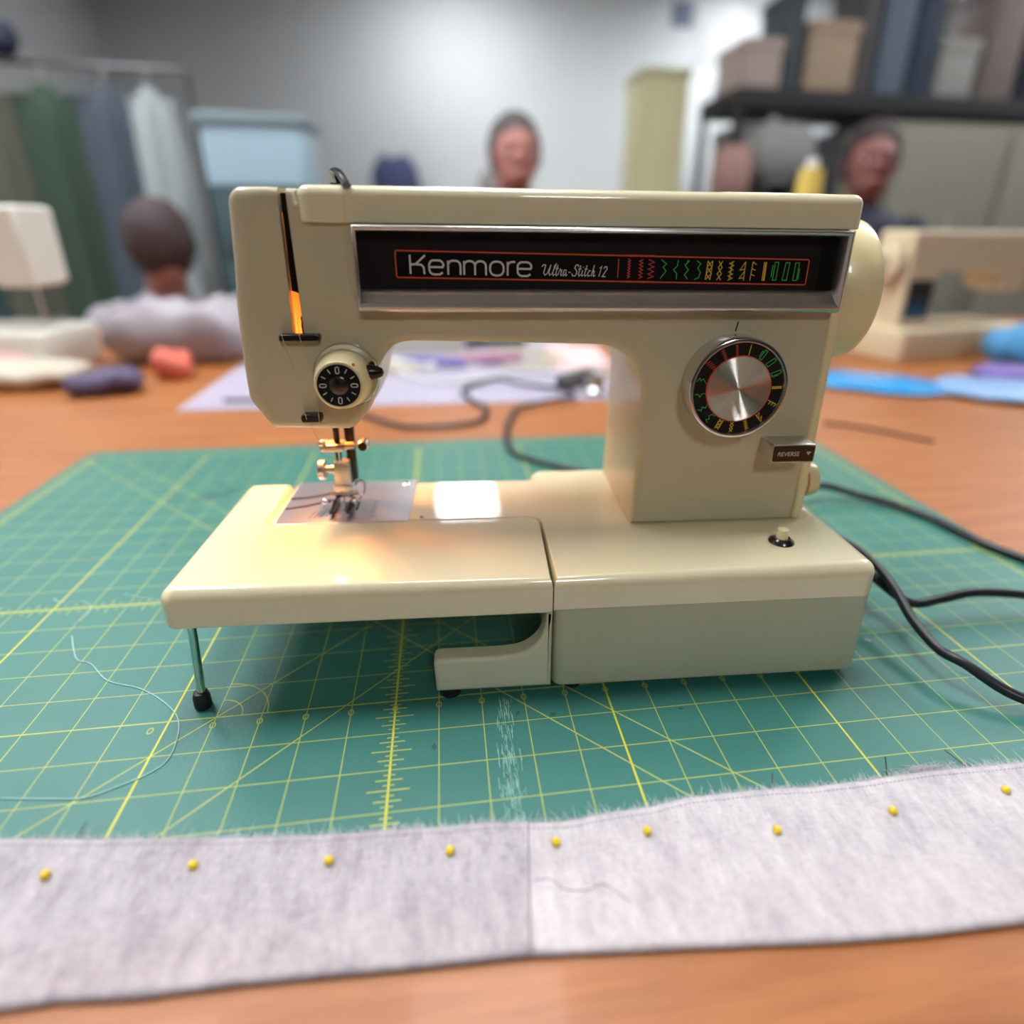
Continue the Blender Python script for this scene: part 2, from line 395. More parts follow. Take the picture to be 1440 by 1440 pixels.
for k in range(170):                                               # worn scratches between base and fabric
    y = random.uniform(-3.5, -.15); x = 2.5+.14*math.sin(y*.5)+random.gauss(0, .10)+(-y)*.03; l = random.uniform(.06, .4)
    ribbon([[(x, y), (x+random.gauss(0, .012), y-l)]], random.uniform(.004, .014), HP, sc, .0046)
obj('scratches', sc, 'scratch', t, recalc=False)['kind'] = 'stuff'
st = bmesh.new()
for x, y, a, b, r in ((-8.2,12.9,.75,.16,.3), (-7.6,13.5,.4,.1,.9), (-8.1,13.9,.25,.1,0), (-8.5,8.8,.16,.06,1), (-9.5,12.9,.3,.08,.2), (-12.2,16.8,.3,.06,.4), (-10.6,8.1,.12,.05,0), (-3.9,12.1,.2,.04,.5), (2.8,-.75,.07,.03,1), (3.6,-.9,.09,.05,.4), (6.6,-1.1,.07,.03,0), (.9,-1.5,.05,.09,0), (13.5,6.0,.14,.03,2.2), (14.2,-.9,.03,.2,.6), (14.9,-1.6,.03,.25,.7), (12.4,9.1,.1,.03,0)):
    cs = [(math.cos(k*PI/7)*a*(1+.3*math.sin(k*2.1)), math.sin(k*PI/7)*b*(1+.3*math.cos(k*1.7))) for k in range(14)]
    st = bmesh.new(); st.faces.new([st.verts.new((x+u*math.cos(r)-v*math.sin(r), y+u*math.sin(r)+v*math.cos(r), -TZ+.0044)) for u, v in cs])
    obj('stain', st, 'stain', t, recalc=False)

# ------------------------------------------------------------------ linen strip, pins, threads
def lerp_edge(E, x):
    for (xa, ya), (xb, yb) in zip(E, E[1:]):
        if x <= xb: return ya+(yb-ya)*(x-xa)/(xb-xa)
    return E[-1][1]
TOP = [(-9,-2.5),(-6.8,-2.68),(-5.9,-2.8),(-4.3,-3.0),(-2.7,-3.2),(-1.1,-3.36),(0,-3.42),(1.3,-3.5),(1.9,-3.5),(2.7,-3.62),(3.4,-3.68),(4.3,-3.62),(5,-3.6),(5.8,-3.5),(7.2,-3.5),(8.4,-3.58),(9.6,-3.6),(10.8,-3.55),(12.4,-3.58),(13.2,-3.6),(17,-3.7)]
BOT = [(-9,-5.4),(-5.2,-5.5),(-4.4,-5.5),(-3.3,-5.6),(-1.9,-5.62),(-.4,-5.7),(.8,-5.76),(2.4,-5.82),(4.1,-5.98),(5.8,-6.14),(7.2,-6.28),(8.7,-6.38),(10.2,-6.42),(10.5,-6.43),(17,-6.6)]
t = thing('fabric_strip', 'long pale grey linen strip, seamed and pinned, laid across the front of the green mat', 'fabric', (2.5, -4.6, 0.012))
def fz(x, y):
    h = .05+.022*noise.noise((x*1.1, y*1.6, 3))+.012*noise.noise((x*4, y*4, 9))+.035*max(0, noise.noise((x*.35, y*.9, 5)))
    h += .03*math.exp(-((x-2.6+(y+3.6)*-.09)/.05)**2)
    return 0.012+max(.02, h)
def panel(xa, xb, nx, ny=34):
    bm = bmesh.new(); g = []
    for i in range(nx+1):
        row = []
        for j in range(ny+1):
            x = xa(j/ny)+(xb(j/ny)-xa(j/ny))*i/nx; ty = lerp_edge(TOP, x); by = lerp_edge(BOT, x); v = j/ny
            y = ty+(by-ty)*v+(.02*noise.noise((x*6, 0, 1)) if j == 0 else 0)
            row.append(bm.verts.new((x, y, fz(x, y) if j < ny else .045)))
        g.append(row)
    for i in range(nx):
        for j in range(ny): bm.faces.new((g[i][j], g[i+1][j], g[i+1][j+1], g[i][j+1]))
    # folded lower layer
    lo = [[bm.verts.new((r[j].co.x, r[j].co.y+(-.012 if j == ny else 0), r[j].co.z*.3-.05 if j == ny else .008)) for j in (0, ny)] for r in g]
    for i in range(nx):
        bm.faces.new((g[i][ny], g[i+1][ny], lo[i+1][1], lo[i][1])); bm.faces.new((lo[i][0], lo[i+1][0], g[i+1][0], g[i][0]))
    return bm
sx = lambda v: 2.66-.26*v
obj('fabric_panel', loc(panel(lambda v: -9, sx, 150), t), 'linen_a', t, recalc=False)
p2 = obj('fabric_panel', loc(panel(sx, lambda v: 17, 180), t), 'linen_b', t, recalc=False)
tag(p2, 'paler right-hand linen panel')
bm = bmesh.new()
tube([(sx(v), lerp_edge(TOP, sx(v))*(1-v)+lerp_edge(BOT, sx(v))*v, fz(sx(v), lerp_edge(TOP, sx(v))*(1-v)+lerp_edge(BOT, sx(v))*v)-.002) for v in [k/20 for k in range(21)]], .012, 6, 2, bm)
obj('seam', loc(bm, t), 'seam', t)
bm = bmesh.new()
for k in range(3000):
    x = random.uniform(-8.9, 16.9); y = lerp_edge(TOP, x); z = fz(x, y); l = random.expovariate(14)+.02; a = random.gauss(PI/2, .5)
    d = Vector((math.cos(a)*l, math.sin(a)*l, random.uniform(-.02, .04))); s = Vector((.0045, 0, .002))
    p = Vector((x, y-.02, z)); q = p+d*.5+Vector((0, 0, .01))
    va = [bm.verts.new(v) for v in (p-s, p+s, q+s*.7, q-s*.7)]; vb = bm.verts.new(p+d)
    bm.faces.new(va); bm.faces.new((va[3], va[2], vb))
for k in range(60):
    x = 11.0+random.gauss(0, .25); p = Vector((x, lerp_edge(TOP, x), fz(x, -3.5)))
    tube([p, p+Vector((random.gauss(0,.12), random.uniform(.03,.12), .04)), p+Vector((random.gauss(0,.3), random.uniform(.02,.2), .03))], .004, 3, 3, bm)
tag(obj('frayed_edge', loc(bm, t), 'fray', t, recalc=False), kind='stuff')
bm = bmesh.new()                                                   # row of machine basting near the raw edge
for k in range(int(25/.09)):
    x = -8.8+k*.09; y = lerp_edge(TOP, x)-.13; ribbon([[(x, y), (x+.055, y)]], .018, lambda a, b, h: (a, b, fz(a, b)+.004), bm)
tag(obj('edge_stitching', loc(bm, t), 'seam', t, recalc=False), kind='stuff')
PINS = [(-5.6,-3.55,'at the far left end of the linen strip'), (-3.2,-3.7,'second from the left end of the linen strip'), (-.9,-3.92,'third from the left, below the thick yellow ruler line'), (1.2,-4.02,'just left of the seam in the linen'), (3.1,-4.1,'just right of the seam in the linen'), (4.8,-4.12,'second to the right of the seam'), (7.2,-4.42,'third to the right of the seam'), (9.6,-4.35,'fourth to the right of the seam'), (12.2,-4.2,'at the far right end of the linen strip')]
TIPS = {6: (7.75,-3.2), 7: (10.35,-3.12), 8: (11.75,-3.1), 0: (-5.45,-2.55)}
for i, (x, y, lb) in enumerate(PINS):
    z = fz(x, y)
    p = thing('sewing_pin', 'yellow ball-headed pin '+lb, 'pin', (x, y, z), 0, 'yellow pins in the linen strip')
    obj('pin_head', ellipsoid((0, 0, .055), (.082, .082, .08), u=18, v=12), 'pin', p)
    tx, ty = TIPS.get(i, (x+.05, lerp_edge(TOP, x)-.05)); dv = Vector((tx-x, ty-y, 0)); u = dv.normalized()
    bm = tube([(0, 0, .05), u*.07+Vector((0, 0, .0)), u*.16+Vector((0, 0, .022-z)), u*.5+Vector((0,0,.02-z)), (dv.x, dv.y, (.1 if i in TIPS else .02)-z)], .012, 6, 3)
    obj('pin_shaft', bm, 'darksteel', p)
def thread_obj(label, pts, r, m, z=None):
    o = obj('loose_thread', tube(pts, r, 5, 5), m, origin=pts[0]); return tag(o, label, 'thread')
thread_obj('long pale loose thread curling around the extension table leg', [(x, y, .016) for x, y in [(-8.8,3.6),(-8.4,2.9),(-8.1,2.5),(-7.7,2.3),(-7,1.6),(-6.1,1.2),(-5.3,.6),(-4.8,0),(-4.6,-.7),(-4.62,-1.2),(-4.9,-1.5),(-5.4,-1.75),(-5.8,-1.9),(-6.4,-1.85),(-7.4,-1.7)]], .013, 'thread')
thread_obj('short pale loose thread near the left ruler line of the mat', [(x, y, .016) for x, y in [(-10.3,5.6),(-9.9,5.3),(-9.4,5.35),(-9.0,5.0),(-8.9,4.5),(-9.0,4.2)]], .013, 'thread')
thread_obj('pale loose thread lying left of the extension table corner', [(x, y, .016) for x, y in [(-8.4,5.6),(-7.6,5.25),(-6.9,5.0),(-6.2,4.9),(-5.4,4.7)]], .012, 'thread')
thread_obj('dark wavy thread lying on the pale linen right of the seam', [(x, y, fz(x, y)+.004) for x, y in [(2.6,-4.72),(2.9,-4.75),(3.1,-4.95),(3.5,-5.0),(3.75,-4.93),(3.95,-5.1),(4.15,-5.3)]], .007, 'seam')
def lint(x, y, a, label): tag(obj('lint', tube([(x-.07*math.cos(a), y-.07*math.sin(a), .02), (x, y, .03), (x+.07*math.cos(a), y+.07*math.sin(a), .02)], .016, 6, 3), 'white', origin=(x, y, 0)), label, 'lint')
lint(12.62, .68, 2.5, 'white lint speck by the right front corner of the machine base')
lint(15.2, 4.0, 0, 'white lint speck beside the forked black cord')

# ------------------------------------------------------------------ THE SEWING MACHINE
RZ = math.radians(-2.75)
mach = thing('sewing_machine', 'vintage almond-coloured sewing machine with black badge panel and lit needle area, on the green mat', 'sewing machine', (.92, -.06, 0), RZ)
# base and bed
obj('base', prism(rrect(2.78, 0, 10.44, 6.35, .25), .2, 2.46, .05, 0, 3), 'base_grey', mach, wn=True)
fp = [(0.03,.2),(2.75,.2),(2.75,2.36),(2.62,2.36),(2.6,2.1)]+[(1.75+.83*math.cos(math.radians(a)), 2.0+.85*math.sin(math.radians(a))) for a in range(-6,-91,-12)]+[(1.5,1.13),(.25,1.13)]+arc(.15,.98,.15,90,180,4)
o = obj('base_foot', prism(fp, 0, .5, .1, .1, 4, 'y'), 'foot_cream', mach, wn=True); o['label'] = 'creamier low foot of the base'
bm = bmesh.new()
for x, y in ((.35,.27),(3.3,.4),(9.9,.5),(9.9,5.7),(3.3,5.7)): obj('rubber_foot', lathe([(0,0),(.26,0),(.26,.22),(0,.22)], (x, y, 0), 'z', 16), 'rubber', mach)
bed = arc(10.42-.36, -.1+.36, .36, -90, 0, 7)+arc(10.42-.36, 6.5-.36, .36, 0, 90, 7)+arc(2.78+.34, 6.5-.34, .34, 90, 180, 6)+arc(2.6, 5.98, .18, 0, -90, 5)+[(-4.33,5.8),(-4.33,3.05),(2.38,3.05)]+arc(2.38, 2.68, .37, 90, 0, 6)+[(2.75,-.1)]
wts = []
for x, y in bed: wts.append(1 if (y > 5.79 or x > 9.9 or (y < 0 and x > 3)) else .12)
wts[-1] = .35
obj('bed_cover', prism(bed, 2.42, 3.25, .03, .3, 8, 'z', wts), 'almond', mach, wn=True)
obj('free_arm', prism([(-4.2,2.0),(2.9,2.0),(2.9,5.7),(-4.2,5.7)], .95, 2.34, .25, 0, 4), 'almond', mach, wn=True)  # hidden arm made lower and deeper to darken the mat below
tab = arc(-5.65+.32, -.1+.32, .32, 180, 270, 7)+[(2.72,-.1)]+[(2.72,2.68)]+arc(2.38, 2.68, .34, 0, 90, 6)+[(-4.05,3.02)]+arc(-4.11, 3.27, .25, 270, 180, 5)+[(-4.36,5.8)]+arc(-5.65+.25, 5.8-.25, .25, 90, 180, 5)
wts = [1 if (x < -5 or y < 0) else .12 for x, y in tab]
for i, (x, y) in enumerate(tab):
    if x < -4.35 and y > 5.7: wts[i] = .6
wts[tab.index((2.72,-.1))] = .35
o = obj('extension_table', prism(tab, 2.36, 3.255, .05, .3, 8, 'z', wts), 'almond', mach, wn=True)
leg = obj('extension_leg', tube([(-5.33,.22,.3),(-5.25,.21,1.3),(-5.17,.2,2.5)], .095, 16), 'chrome', mach)
obj('rubber_foot', lathe([(0,.0),(.17,.0),(.19,.05),(.185,.3),(.15,.42),(.1,.44),(0,.44)], (-5.34,.22,0), 'z', 24), 'rubber', leg)
obj('screw_cap', lathe([(0,.0),(.05,0),(.05,.012),(0,.012)], (-.38,3.2,3.25), 'z', 10), 'darksteel', mach)
# needle plate
npl = obj('needle_plate', prism([(-4.1,2.97),(-.69,2.97),(-.69,5.74),(-4.1,5.74)], 3.2, 3.275, 0, .02, 2), 'needleplate', mach)
bm = bmesh.new(); PL = lambda z: (lambda x, y, h: (x, y, z+h))
obj('screw', lathe([(0,.03),(.07,.03),(.1,0),(.1,-.02),(0,-.02)], (-1.0,5.45,3.285), 'z', 16), 'chrome', npl)
bm = ribbon([[(-4.05,3.9),(-3.6,4.02),(-3.15,4.25),(-2.9,4.45)], [(-4.08,4.55),(-3.6,4.62),(-3.15,4.8),(-2.9,4.95)]], .1, PL(3.275), None, .003)
obj('thread_groove', bm, M['guide'], npl, recalc=False)
bm = bmesh.new()
for k in range(9): ribbon([[(-1.75+k*.0, 3.3+k*.12), (-1.6-.05*(k % 2), 3.3+k*.12)]], .02, PL(3.275), bm, .003)
for x in (-2.75,-2.45,-2.15): ribbon([[(x, 3.7), (x, 4.25)]], .06, PL(3.275), bm, .003)
for k in range(5): ribbon([[(-3.3+k*.14, 3.25+.04*k), (-3.2+k*.14, 3.7)]], .014, PL(3.275), bm, .003)
obj('plate_engraving', bm, 'blackdeep', npl, recalc=False)
for x in (-2.75,-2.45):
    bm = bmesh.new()
    for k in range(7): prism([(3.75+k*.07, 3.27), (3.82+k*.07, 3.27), (3.785+k*.07, 3.33)], x-.022, x+.022, axis='x', bm=bm)
    obj('feed_dog', bm, 'steel', npl)

# housing: head, arm and column in one
body = [(-3.5,6.0),(-1.85,5.95),(-1.7,6.02),(-1.42,6.3),(-1.34,6.45)]
body += [(-1.22,6.95),(-1.05,7.4)]+[(-.85,7.74),(-.7,7.88),(-.5,7.96),(-.25,7.99)]+[(1.5,7.95),(3.55,7.9)]
body += arc(3.95, 6.76, 1.13, 92, 0, 12)+[(5.1,5.2),(5.05,3.5),(5.05,3.262)]
body += [(9.42,3.262),(9.5,7),(9.5,10.9),(-2.35,10.9),(-2.38,11.06)]+[(-3.0,11.09)]
body += arc(-3.45, 10.75, .33, 90, 172, 6)+[(-3.86,9.6),(-3.95,8.7),(-4.0,7.5),(-4.0,6.75)]+[(-3.95,6.6),(-3.62,6.1)]
wt = []
for x, z in body:
    if x < -3.7: wt.append(1.9)
    elif x < -3.2 and z > 10: wt.append(1.4)
    elif z < 3.3 or (x > 9.3): wt.append(.35)
    else: wt.append(1)
hb = prism(body, 2.4, 6.3, .17, .3, 6, 'y', wt)
cut1 = prism([(-3.5,6.35),(-1.8,6.35),(-1.75,10.6),(-3.3,10.6)], 2.62, 5.7, axis='y')
slot = prism([(-2.815,8.1),(-2.575,8.1),(-2.585,9.6),(-2.6,11.5),(-2.765,11.5),(-2.78,9.6)], 1.9, 4.6, axis='y')
mouth = prism([(-3.35,5.5),(-1.9,5.5),(-1.9,6.6),(-3.35,6.6)], 3.1, 5.4, axis='y')
cut1b = cut1
housing = obj('housing', boolean(hb, [cut1, slot, mouth]), 'almond_shaded', mach, wn=True)
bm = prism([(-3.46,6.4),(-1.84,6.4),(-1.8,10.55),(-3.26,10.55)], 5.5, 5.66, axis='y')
o = obj('head_interior', bm, 'cavity', mach); o['label'] = 'inside wall coloured with amber lamp glow, seen through the slot'
obj('take_up_lever', prism([(-2.79,9.05),(-2.6,8.98),(-2.57,9.1),(-2.6,10.98),(-2.76,10.98)], 2.62, 2.72, .01, .01, 2, 'y'), 'darksteel', mach)
bm = tube([(-2.66,2.95,7.0),(-2.68,2.95,7.6),(-2.72,2.9,8.25),(-2.64,2.9,8.6)], .035, 8)
ellipsoid((-2.7,2.9,8.42), (.05,.05,.07), bm); tube([(-2.6,2.95,7.4),(-2.58,2.95,7.9),(-2.66,2.95,8.2)], .02, 6, 4, bm)
obj('thread_spring', bm, 'darksteel', mach)
obj('light_bulb', ellipsoid((-3.05,4.7,6.2), (.2,.2,.26), u=14, v=10), 'bulb', mach)
lid = rrect(-2.42, 2.28, 9.78, 6.5, .3, 7)
obj('top_lid', prism(lid, 10.42, 11.14, .05, .22, 8), 'almond', mach, wn=True)
obj('lid_stopper', prism(rrect(7.2, 4.2, 9.0, 5.6, .2), 11.13, 11.24, 0, .05, 3), 'cream', mach)
obj('side_cover', prism(rrect(9.45, 2.44, 9.76, 6.28, .13, 5), 3.262, 10.4, .03, 0, 3), 'cream', mach, wn=True)

# badge panel
bx0, bx1 = -1.3, 9.44
bz = bmesh.new()
def bezel_ring(secs):
    rs = [[bz.verts.new((x, y, z)) for x, z in ((a, c), (b, c), (b, d), (a, d))] for a, b, c, d, y in secs]
    for r0, r1 in zip(rs, rs[1:]):
        for i in range(4): bz.faces.new((r0[i], r0[(i+1)%4], r1[(i+1)%4], r1[i]))
bezel_ring([(bx0-.02, bx1+.04, 8.6, 10.42, 2.42), (bx0, bx1, 8.66, 10.4, 2.12), (bx0+.0, bx1-.0, 8.72, 10.38, 2.055), (bx0+.025, bx1-.03, 8.77, 10.345, 2.04), (bx0+.05, bx1-.05, 8.8, 10.31, 2.06), (bx0+.07, bx1-.09, 8.86, 10.28, 2.13), (bx0+.07, bx1-.12, 9.0, 10.27, 2.24), (bx0+.08, bx1-.15, 9.12, 10.26, 2.35), (bx0+.08, bx1-.16, 9.14, 10.25, 2.42)])
panel_o = obj('badge_panel', prism([(bx0+.02, 8.9), (bx1-.05, 8.9), (bx1-.05, 10.33), (bx0+.02, 10.33)], 2.37, 2.43, axis='y'), 'black', mach)
obj('bezel', bz, 'bezelsteel', mach, sharp=50)
obj('recess_strip', prism([(8.95,9.07),(9.26,9.07),(9.26,10.25),(8.95,10.25)], 2.35, 2.38, axis='y'), 'blackdeep', panel_o)
FP = lambda x, z, h: (x, 2.37-h, z)
tilt = lambda x: -.0125*(x+.5)
def TP(x, z, h): return (x, 2.37-h, z+tilt(x))
obj('nameplate', ribbon([[(-.5, 9.63), (8.67, 9.63)]], .54, TP, None, .002), 'blackdeep', panel_o, recalc=False)
fr = rrect(-.5, 9.36, 8.68, 9.9, .04, 3); obj('nameplate_border', ribbon([fr+[fr[0]]], .03, TP, None, .005), 'orange', panel_o, recalc=False)
# lettering: KENMORE strokes
def rr(x0, y0, x1, y1, r=.1, n=4): return rrect(x0, y0, x1, y1, r, n)
XH, CH = .285, .385
def L_e(x, w): return [[(x+.02, XH*.52), (x+w-.02, XH*.52)]+arc(x+w-.1, XH-.1, .1, 0, 90, 4)+arc(x+.1, XH-.1, .1, 90, 180, 4)+arc(x+.1, .1, .1, 180, 270, 4)+[(x+w-.09, 0), (x+w-.02, .04)]]
def L_n(x, w): return [[(x, 0), (x, XH)], [(x, XH-.09)]+arc(x+.1, XH-.1, .1, 170, 90, 3)+arc(x+w-.1, XH-.1, .1, 90, 0, 4)+[(x+w, 0)]]
let = [[(0, 0), (0, CH)], [(.0, .19), (.12, .2), (.33, CH)], [(.12, .2), (.24, .19), (.29, .14), (.3, 0)]]
x = .41; let += L_e(x, .31)
x += .41; let += L_n(x, .27)
x += .35; let += L_n(x, .24)+[[(x+.24, XH-.09)]+arc(x+.34, XH-.1, .1, 170, 90, 3)+arc(x+.38, XH-.1, .1, 90, 0, 4)+[(x+.48, 0)]]
x += .57; o_ = rr(x, 0, x+.3, XH, .12); let += [o_+[o_[0]]]
x += .39; let += [[(x, 0), (x, XH)], [(x, XH-.12)]+arc(x+.1, XH-.1, .1, 160, 90, 3)+[(x+.17, XH)]]
x += .22; let += L_e(x, .31)
obj('badge_lettering', ribbon(let, .042, lambda a, b, h: TP(a*.975-.2, b+9.435, h), None, .008), 'printwhite', panel_o, recalc=False)
# script lettering: Ultra-Stitch 12, one polyline set per letter on a 0..1 em
SL = []
def sw(ox, *lines): SL.extend([[(ox+x*.1, y*.1) for x, y in ln] for ln in lines])
sw(0, [(-.2,1.6),(.1,2.0),(.5,1.9),(.4,1.2),(.3,.5),(.6,.1),(1.0,.4),(1.5,2.0)], [(1.5,2.0),(1.3,.6),(1.5,.1),(1.8,.3)])
sw(.19, [(0,.3),(.5,1.8),(.6,2.2),(.35,1.9),(.15,.5),(.3,.05),(.6,.3)])
sw(.25, [(.35,2.0),(.15,.4),(.3,.05),(.6,.3)], [(0,1.35),(.6,1.35)])
sw(.31, [(0,.3),(.3,1.3),(.35,1.0),(.6,1.1),(.5,.3),(.65,.05),(.85,.3)])
sw(.40, [(.6,1.1),(.2,1.1),(.05,.5),(.2,.05),(.5,.4),(.65,1.1),(.55,.3),(.7,.05),(.9,.3)])
sw(.50, [(.05,.7),(.5,.7)])
sw(.58, [(1.1,1.7),(.9,2.1),(.5,2.0),(.35,1.5),(.8,1.0),(.9,.5),(.6,.05),(.1,.1),(0,.5)])
sw(.69, [(.35,2.0),(.15,.4),(.3,.05),(.6,.3)], [(0,1.35),(.6,1.35)])
sw(.755, [(.2,1.1),(.1,.3),(.25,.05),(.5,.3)], [(.28,1.6),(.32,1.7)])
sw(.81, [(.35,2.0),(.15,.4),(.3,.05),(.6,.3)], [(0,1.35),(.6,1.35)])
sw(.875, [(.6,1.0),(.3,1.1),(.08,.6),(.2,.05),(.6,.25)])
sw(.945, [(.45,2.1),(.1,.05)], [(.15,.5),(.5,1.1),(.6,.9),(.5,.2),(.65,.05),(.9,.3)])
sw(1.09, [(.1,1.5),(.45,1.9),(.2,.05)])
sw(1.17, [(.1,1.5),(.35,1.9),(.7,1.8),(.75,1.4),(.05,.05),(.7,.05)])
obj('badge_script', ribbon(SL, .017, lambda a, b, h: TP(a*1.14+2.62+b*.15, b*1.15+9.45, h), None, .008), 'printwhite', panel_o, recalc=False)
# stitch symbols in a unit cell (x -.5..+.5, y -.5..+.5)
def zig(n, a=.3): return [[((a if k % 2 else -a), -.5+k/n) for k in range(n+1)]]
SYM = {
 'line': [[(0,-.5),(0,.5)]], 'z1': zig(14,.12), 'z2': zig(11,.2), 'z3': zig(8,.32),
 'three': [[(-.3,.5),(.3,.3),(-.05,.12),(.3,-.08),(-.3,-.5)]], 'less': [[(.15,.5),(.1,.2),(-.3,0),(.1,-.2),(.12,-.5)]],
 'dotz': [[(.25,.5),(-.25,.25),(.2,0),(-.2,-.25),(.2,-.5)], [(.05,.5),(-.05,.3)]], 'scal': [[(-.2,.5),(.3,.35),(.0,.1),(.35,-.1),(.2,-.4),(-.3,-.5)]],
 'boxx': [[(-.3,-.5),(-.2,.5)],[(.25,-.5),(.35,.5)],[(-.3,-.5),(.33,-.17),(-.25,.17),(.35,.5)],[(.25,-.5),(-.27,-.17),(.3,.17),(-.2,.5)]],
 'chain': [[(-.25,-.5),(.25,-.17),(-.2,.17),(.25,.5)],[(.25,-.5),(-.25,-.17),(.25,.17),(-.2,.5)]],
 'dense': zig(9,.25)+[[(-.1,-.5),(.1,.5)]], 'tri': [[(.25,-.5),(.25,.5)],[(.25,.5),(-.3,.05),(.25,.1)],[(.25,.0),(-.3,-.4),(.25,-.35)]],
 'feath': [[(-.2,-.5),(-.1,.5)],[(-.1,.5),(.35,.35)],[(-.15,.15),(.3,.05)],[(-.2,-.15),(.3,-.25)]], 'fill': [[(-.12,-.5),(-.12,.5)],[(.02,-.5),(.02,.5)],[(.14,-.5),(.14,.5)]],
 'bh1': [[(-.1,-.45),(.3,-.45),(.35,.5),(-.05,.5),(-.1,-.45)],[(-.3,-.3),(-.28,.35)]], 'bh2': [[(-.3,-.45),(.2,-.45),(.3,.5),(-.15,.5),(-.3,-.45)]], 'bh3': [[(-.3,-.45),(.15,-.45),(.2,.5),(-.25,.5),(-.3,-.45)],[(.3,-.4),(.33,.2)]]}
ROW = [(4.31,'line','red'),(4.55,'z1','red'),(4.82,'z2','red'),(5.05,'z3','red'),(5.33,'three','green'),(5.62,'less','green'),(5.86,'dotz','green'),(6.11,'scal','green'),(6.37,'boxx','yellow'),(6.62,'chain','yellow'),(6.88,'dense','yellow'),(7.15,'tri','yellow'),(7.39,'feath','yellow'),(7.66,'fill','yellow'),(7.9,'bh1','green'),(8.17,'bh2','green'),(8.42,'bh3','green')]
for x, s, c in ROW:
    o = obj('stitch_symbol', ribbon([[(x+p*.2, 9.63+q*.4) for p, q in ln] for ln in SYM[s]], .02, TP, None, .007), c, panel_o, recalc=False); o['label'] = c+' printed stitch symbol'
bm = bmesh.new()
for k in range(12): ribbon([[(4.5+k*.055, 9.905), (4.53+k*.055, 9.905)], [(4.5+k*.055, 9.36), (4.53+k*.055, 9.36)]], .045, TP, bm, .007)
obj('dashed_border', bm, 'red', panel_o, recalc=False)['kind'] = 'stuff'

# pattern dial
DC = (7.21, 6.96); 
dial = obj('pattern_dial', lathe([(0,2.42),(1.19,2.42),(1.19,1.86),(1.17,1.81),(1.13,1.79),(1.085,1.8),(1.06,1.85),(0,1.85)], (DC[0],0,DC[1]), 'y', 96), 'chrome', mach)
dr = obj('dial_ring', lathe([(.76,1.86),(1.06,1.86),(1.06,1.84),(.76,1.84)], (DC[0],0,DC[1]), 'y', 96), 'black', dial)
obj('dial_border', lathe([(.75,1.85),(.785,1.85),(.785,1.835),(.75,1.835)], (DC[0],0,DC[1]), 'y', 96), 'orange', dial)
bd = lathe([(.76,.01),(.76,-.01),(0,-.01)], (0,0,0), 'y', 96); o = obj('dial_disc', bd, 'brushed', dial); o.location = Vector((DC[0],1.835,DC[1]))*S; o['label'] = 'brushed aluminium centre disc'
ANG = [(9,'line','yellow'),(30,'bh1','green'),(48,'bh2','green'),(67,'bh3','green'),(88,'fill','yellow'),(112,'feath','yellow'),(138,'tri','yellow'),(161,'dense','yellow'),(183,'chain','yellow'),(203,'boxx','yellow'),(221,'scal','green'),(241,'dotz','green'),(262,'less','green'),(283,'three','green'),(308,'z3','red'),(331,'z2','red'),(350,'z1','red')]
for a, s, c in ANG:
    t_ = math.radians(a); er = (math.sin(t_), math.cos(t_)); et = (math.cos(t_), -math.sin(t_))
    def DP(x, y, h): 
        r = .92+y; return (DC[0]+er[0]*r+et[0]*x, 1.842-h, DC[1]+er[1]*r+et[1]*x)
    obj('stitch_symbol', ribbon([[(p*.17, q*.24) for p, q in ln] for ln in SYM[s]], .018, DP, None, .005), c, dr, recalc=False)['label'] = c+' printed stitch symbol'
obj('dial_pointer', ribbon([[(7.19,8.2),(7.23,8.42)]], .03, lambda x, z, h: (x, 2.4-h, z), None, .004), 'guide', mach, recalc=False)

# reverse lever
rl = obj('reverse_lever', prism(rrect(8.23,5.13,9.33,5.6,.05,3), 1.74, 2.42, .02, 0, 2, 'y'), 'steel', mach)
obj('lever_plate', prism(rrect(8.265,5.165,9.3,5.565,.04,3), 1.715, 1.745, .01, 0, 2, 'y'), 'blackgloss', rl)
RP = lambda x, z, h: (x+8.4, 1.715-h, z+5.32)
bt = text_bm('REVERSE', .155, lambda x, z, h: (x+8.36, 1.715-h, z+5.315), .1, .95)
ribbon([[(.72,.06),(.78,.06)],[(.695,.085),(.805,.085)],[(.74,.03),(.76,.03)]], .028, lambda x, z, h: (x+8.4+.0, 1.715-h, z+5.32), bt)
obj('lever_lettering', bt, 'printwhite', rl, recalc=False)

# tension knob
KC = (-1.79, 7.2)
k0 = obj('tension_knob', lathe([(0,1.62),(.5,1.62),(.52,1.64),(.6,1.95),(.63,2.15),(.63,2.42),(0,2.42)], (KC[0]+.0,0,KC[1]), 'y', 64), 'cream', mach)
obj('knob_face', lathe([(0,1.6),(.455,1.6),(.455,1.63),(0,1.63)], (KC[0],0,KC[1]), 'y', 48), 'blackgloss', k0)
obj('knob_centre', lathe([(0,1.585),(.18,1.585),(.2,1.6),(0,1.605)], (KC[0],0,KC[1]), 'y', 32), 'guide', k0)
bm = bmesh.new()
def KP(a, x, y, h):
    t_ = math.radians(a); return (KC[0]+math.sin(t_)*(y)+math.cos(t_)*x, 1.6-h, KC[1]+math.cos(t_)*(y)-math.sin(t_)*x)
for k in range(12):
    a = k*30
    f = lambda x, y, h, a=a: KP(a, x, y, h)
    if k % 3 == 0:
        e = rrect(-.035, .26, .035, .4, .033, 4); ribbon([e+[e[0]]], .02, f, bm)
    else: ribbon([[(0, .3), (0, .4)]], .02, f, bm)
obj('knob_numbers', bm, 'printwhite', k0, recalc=False)
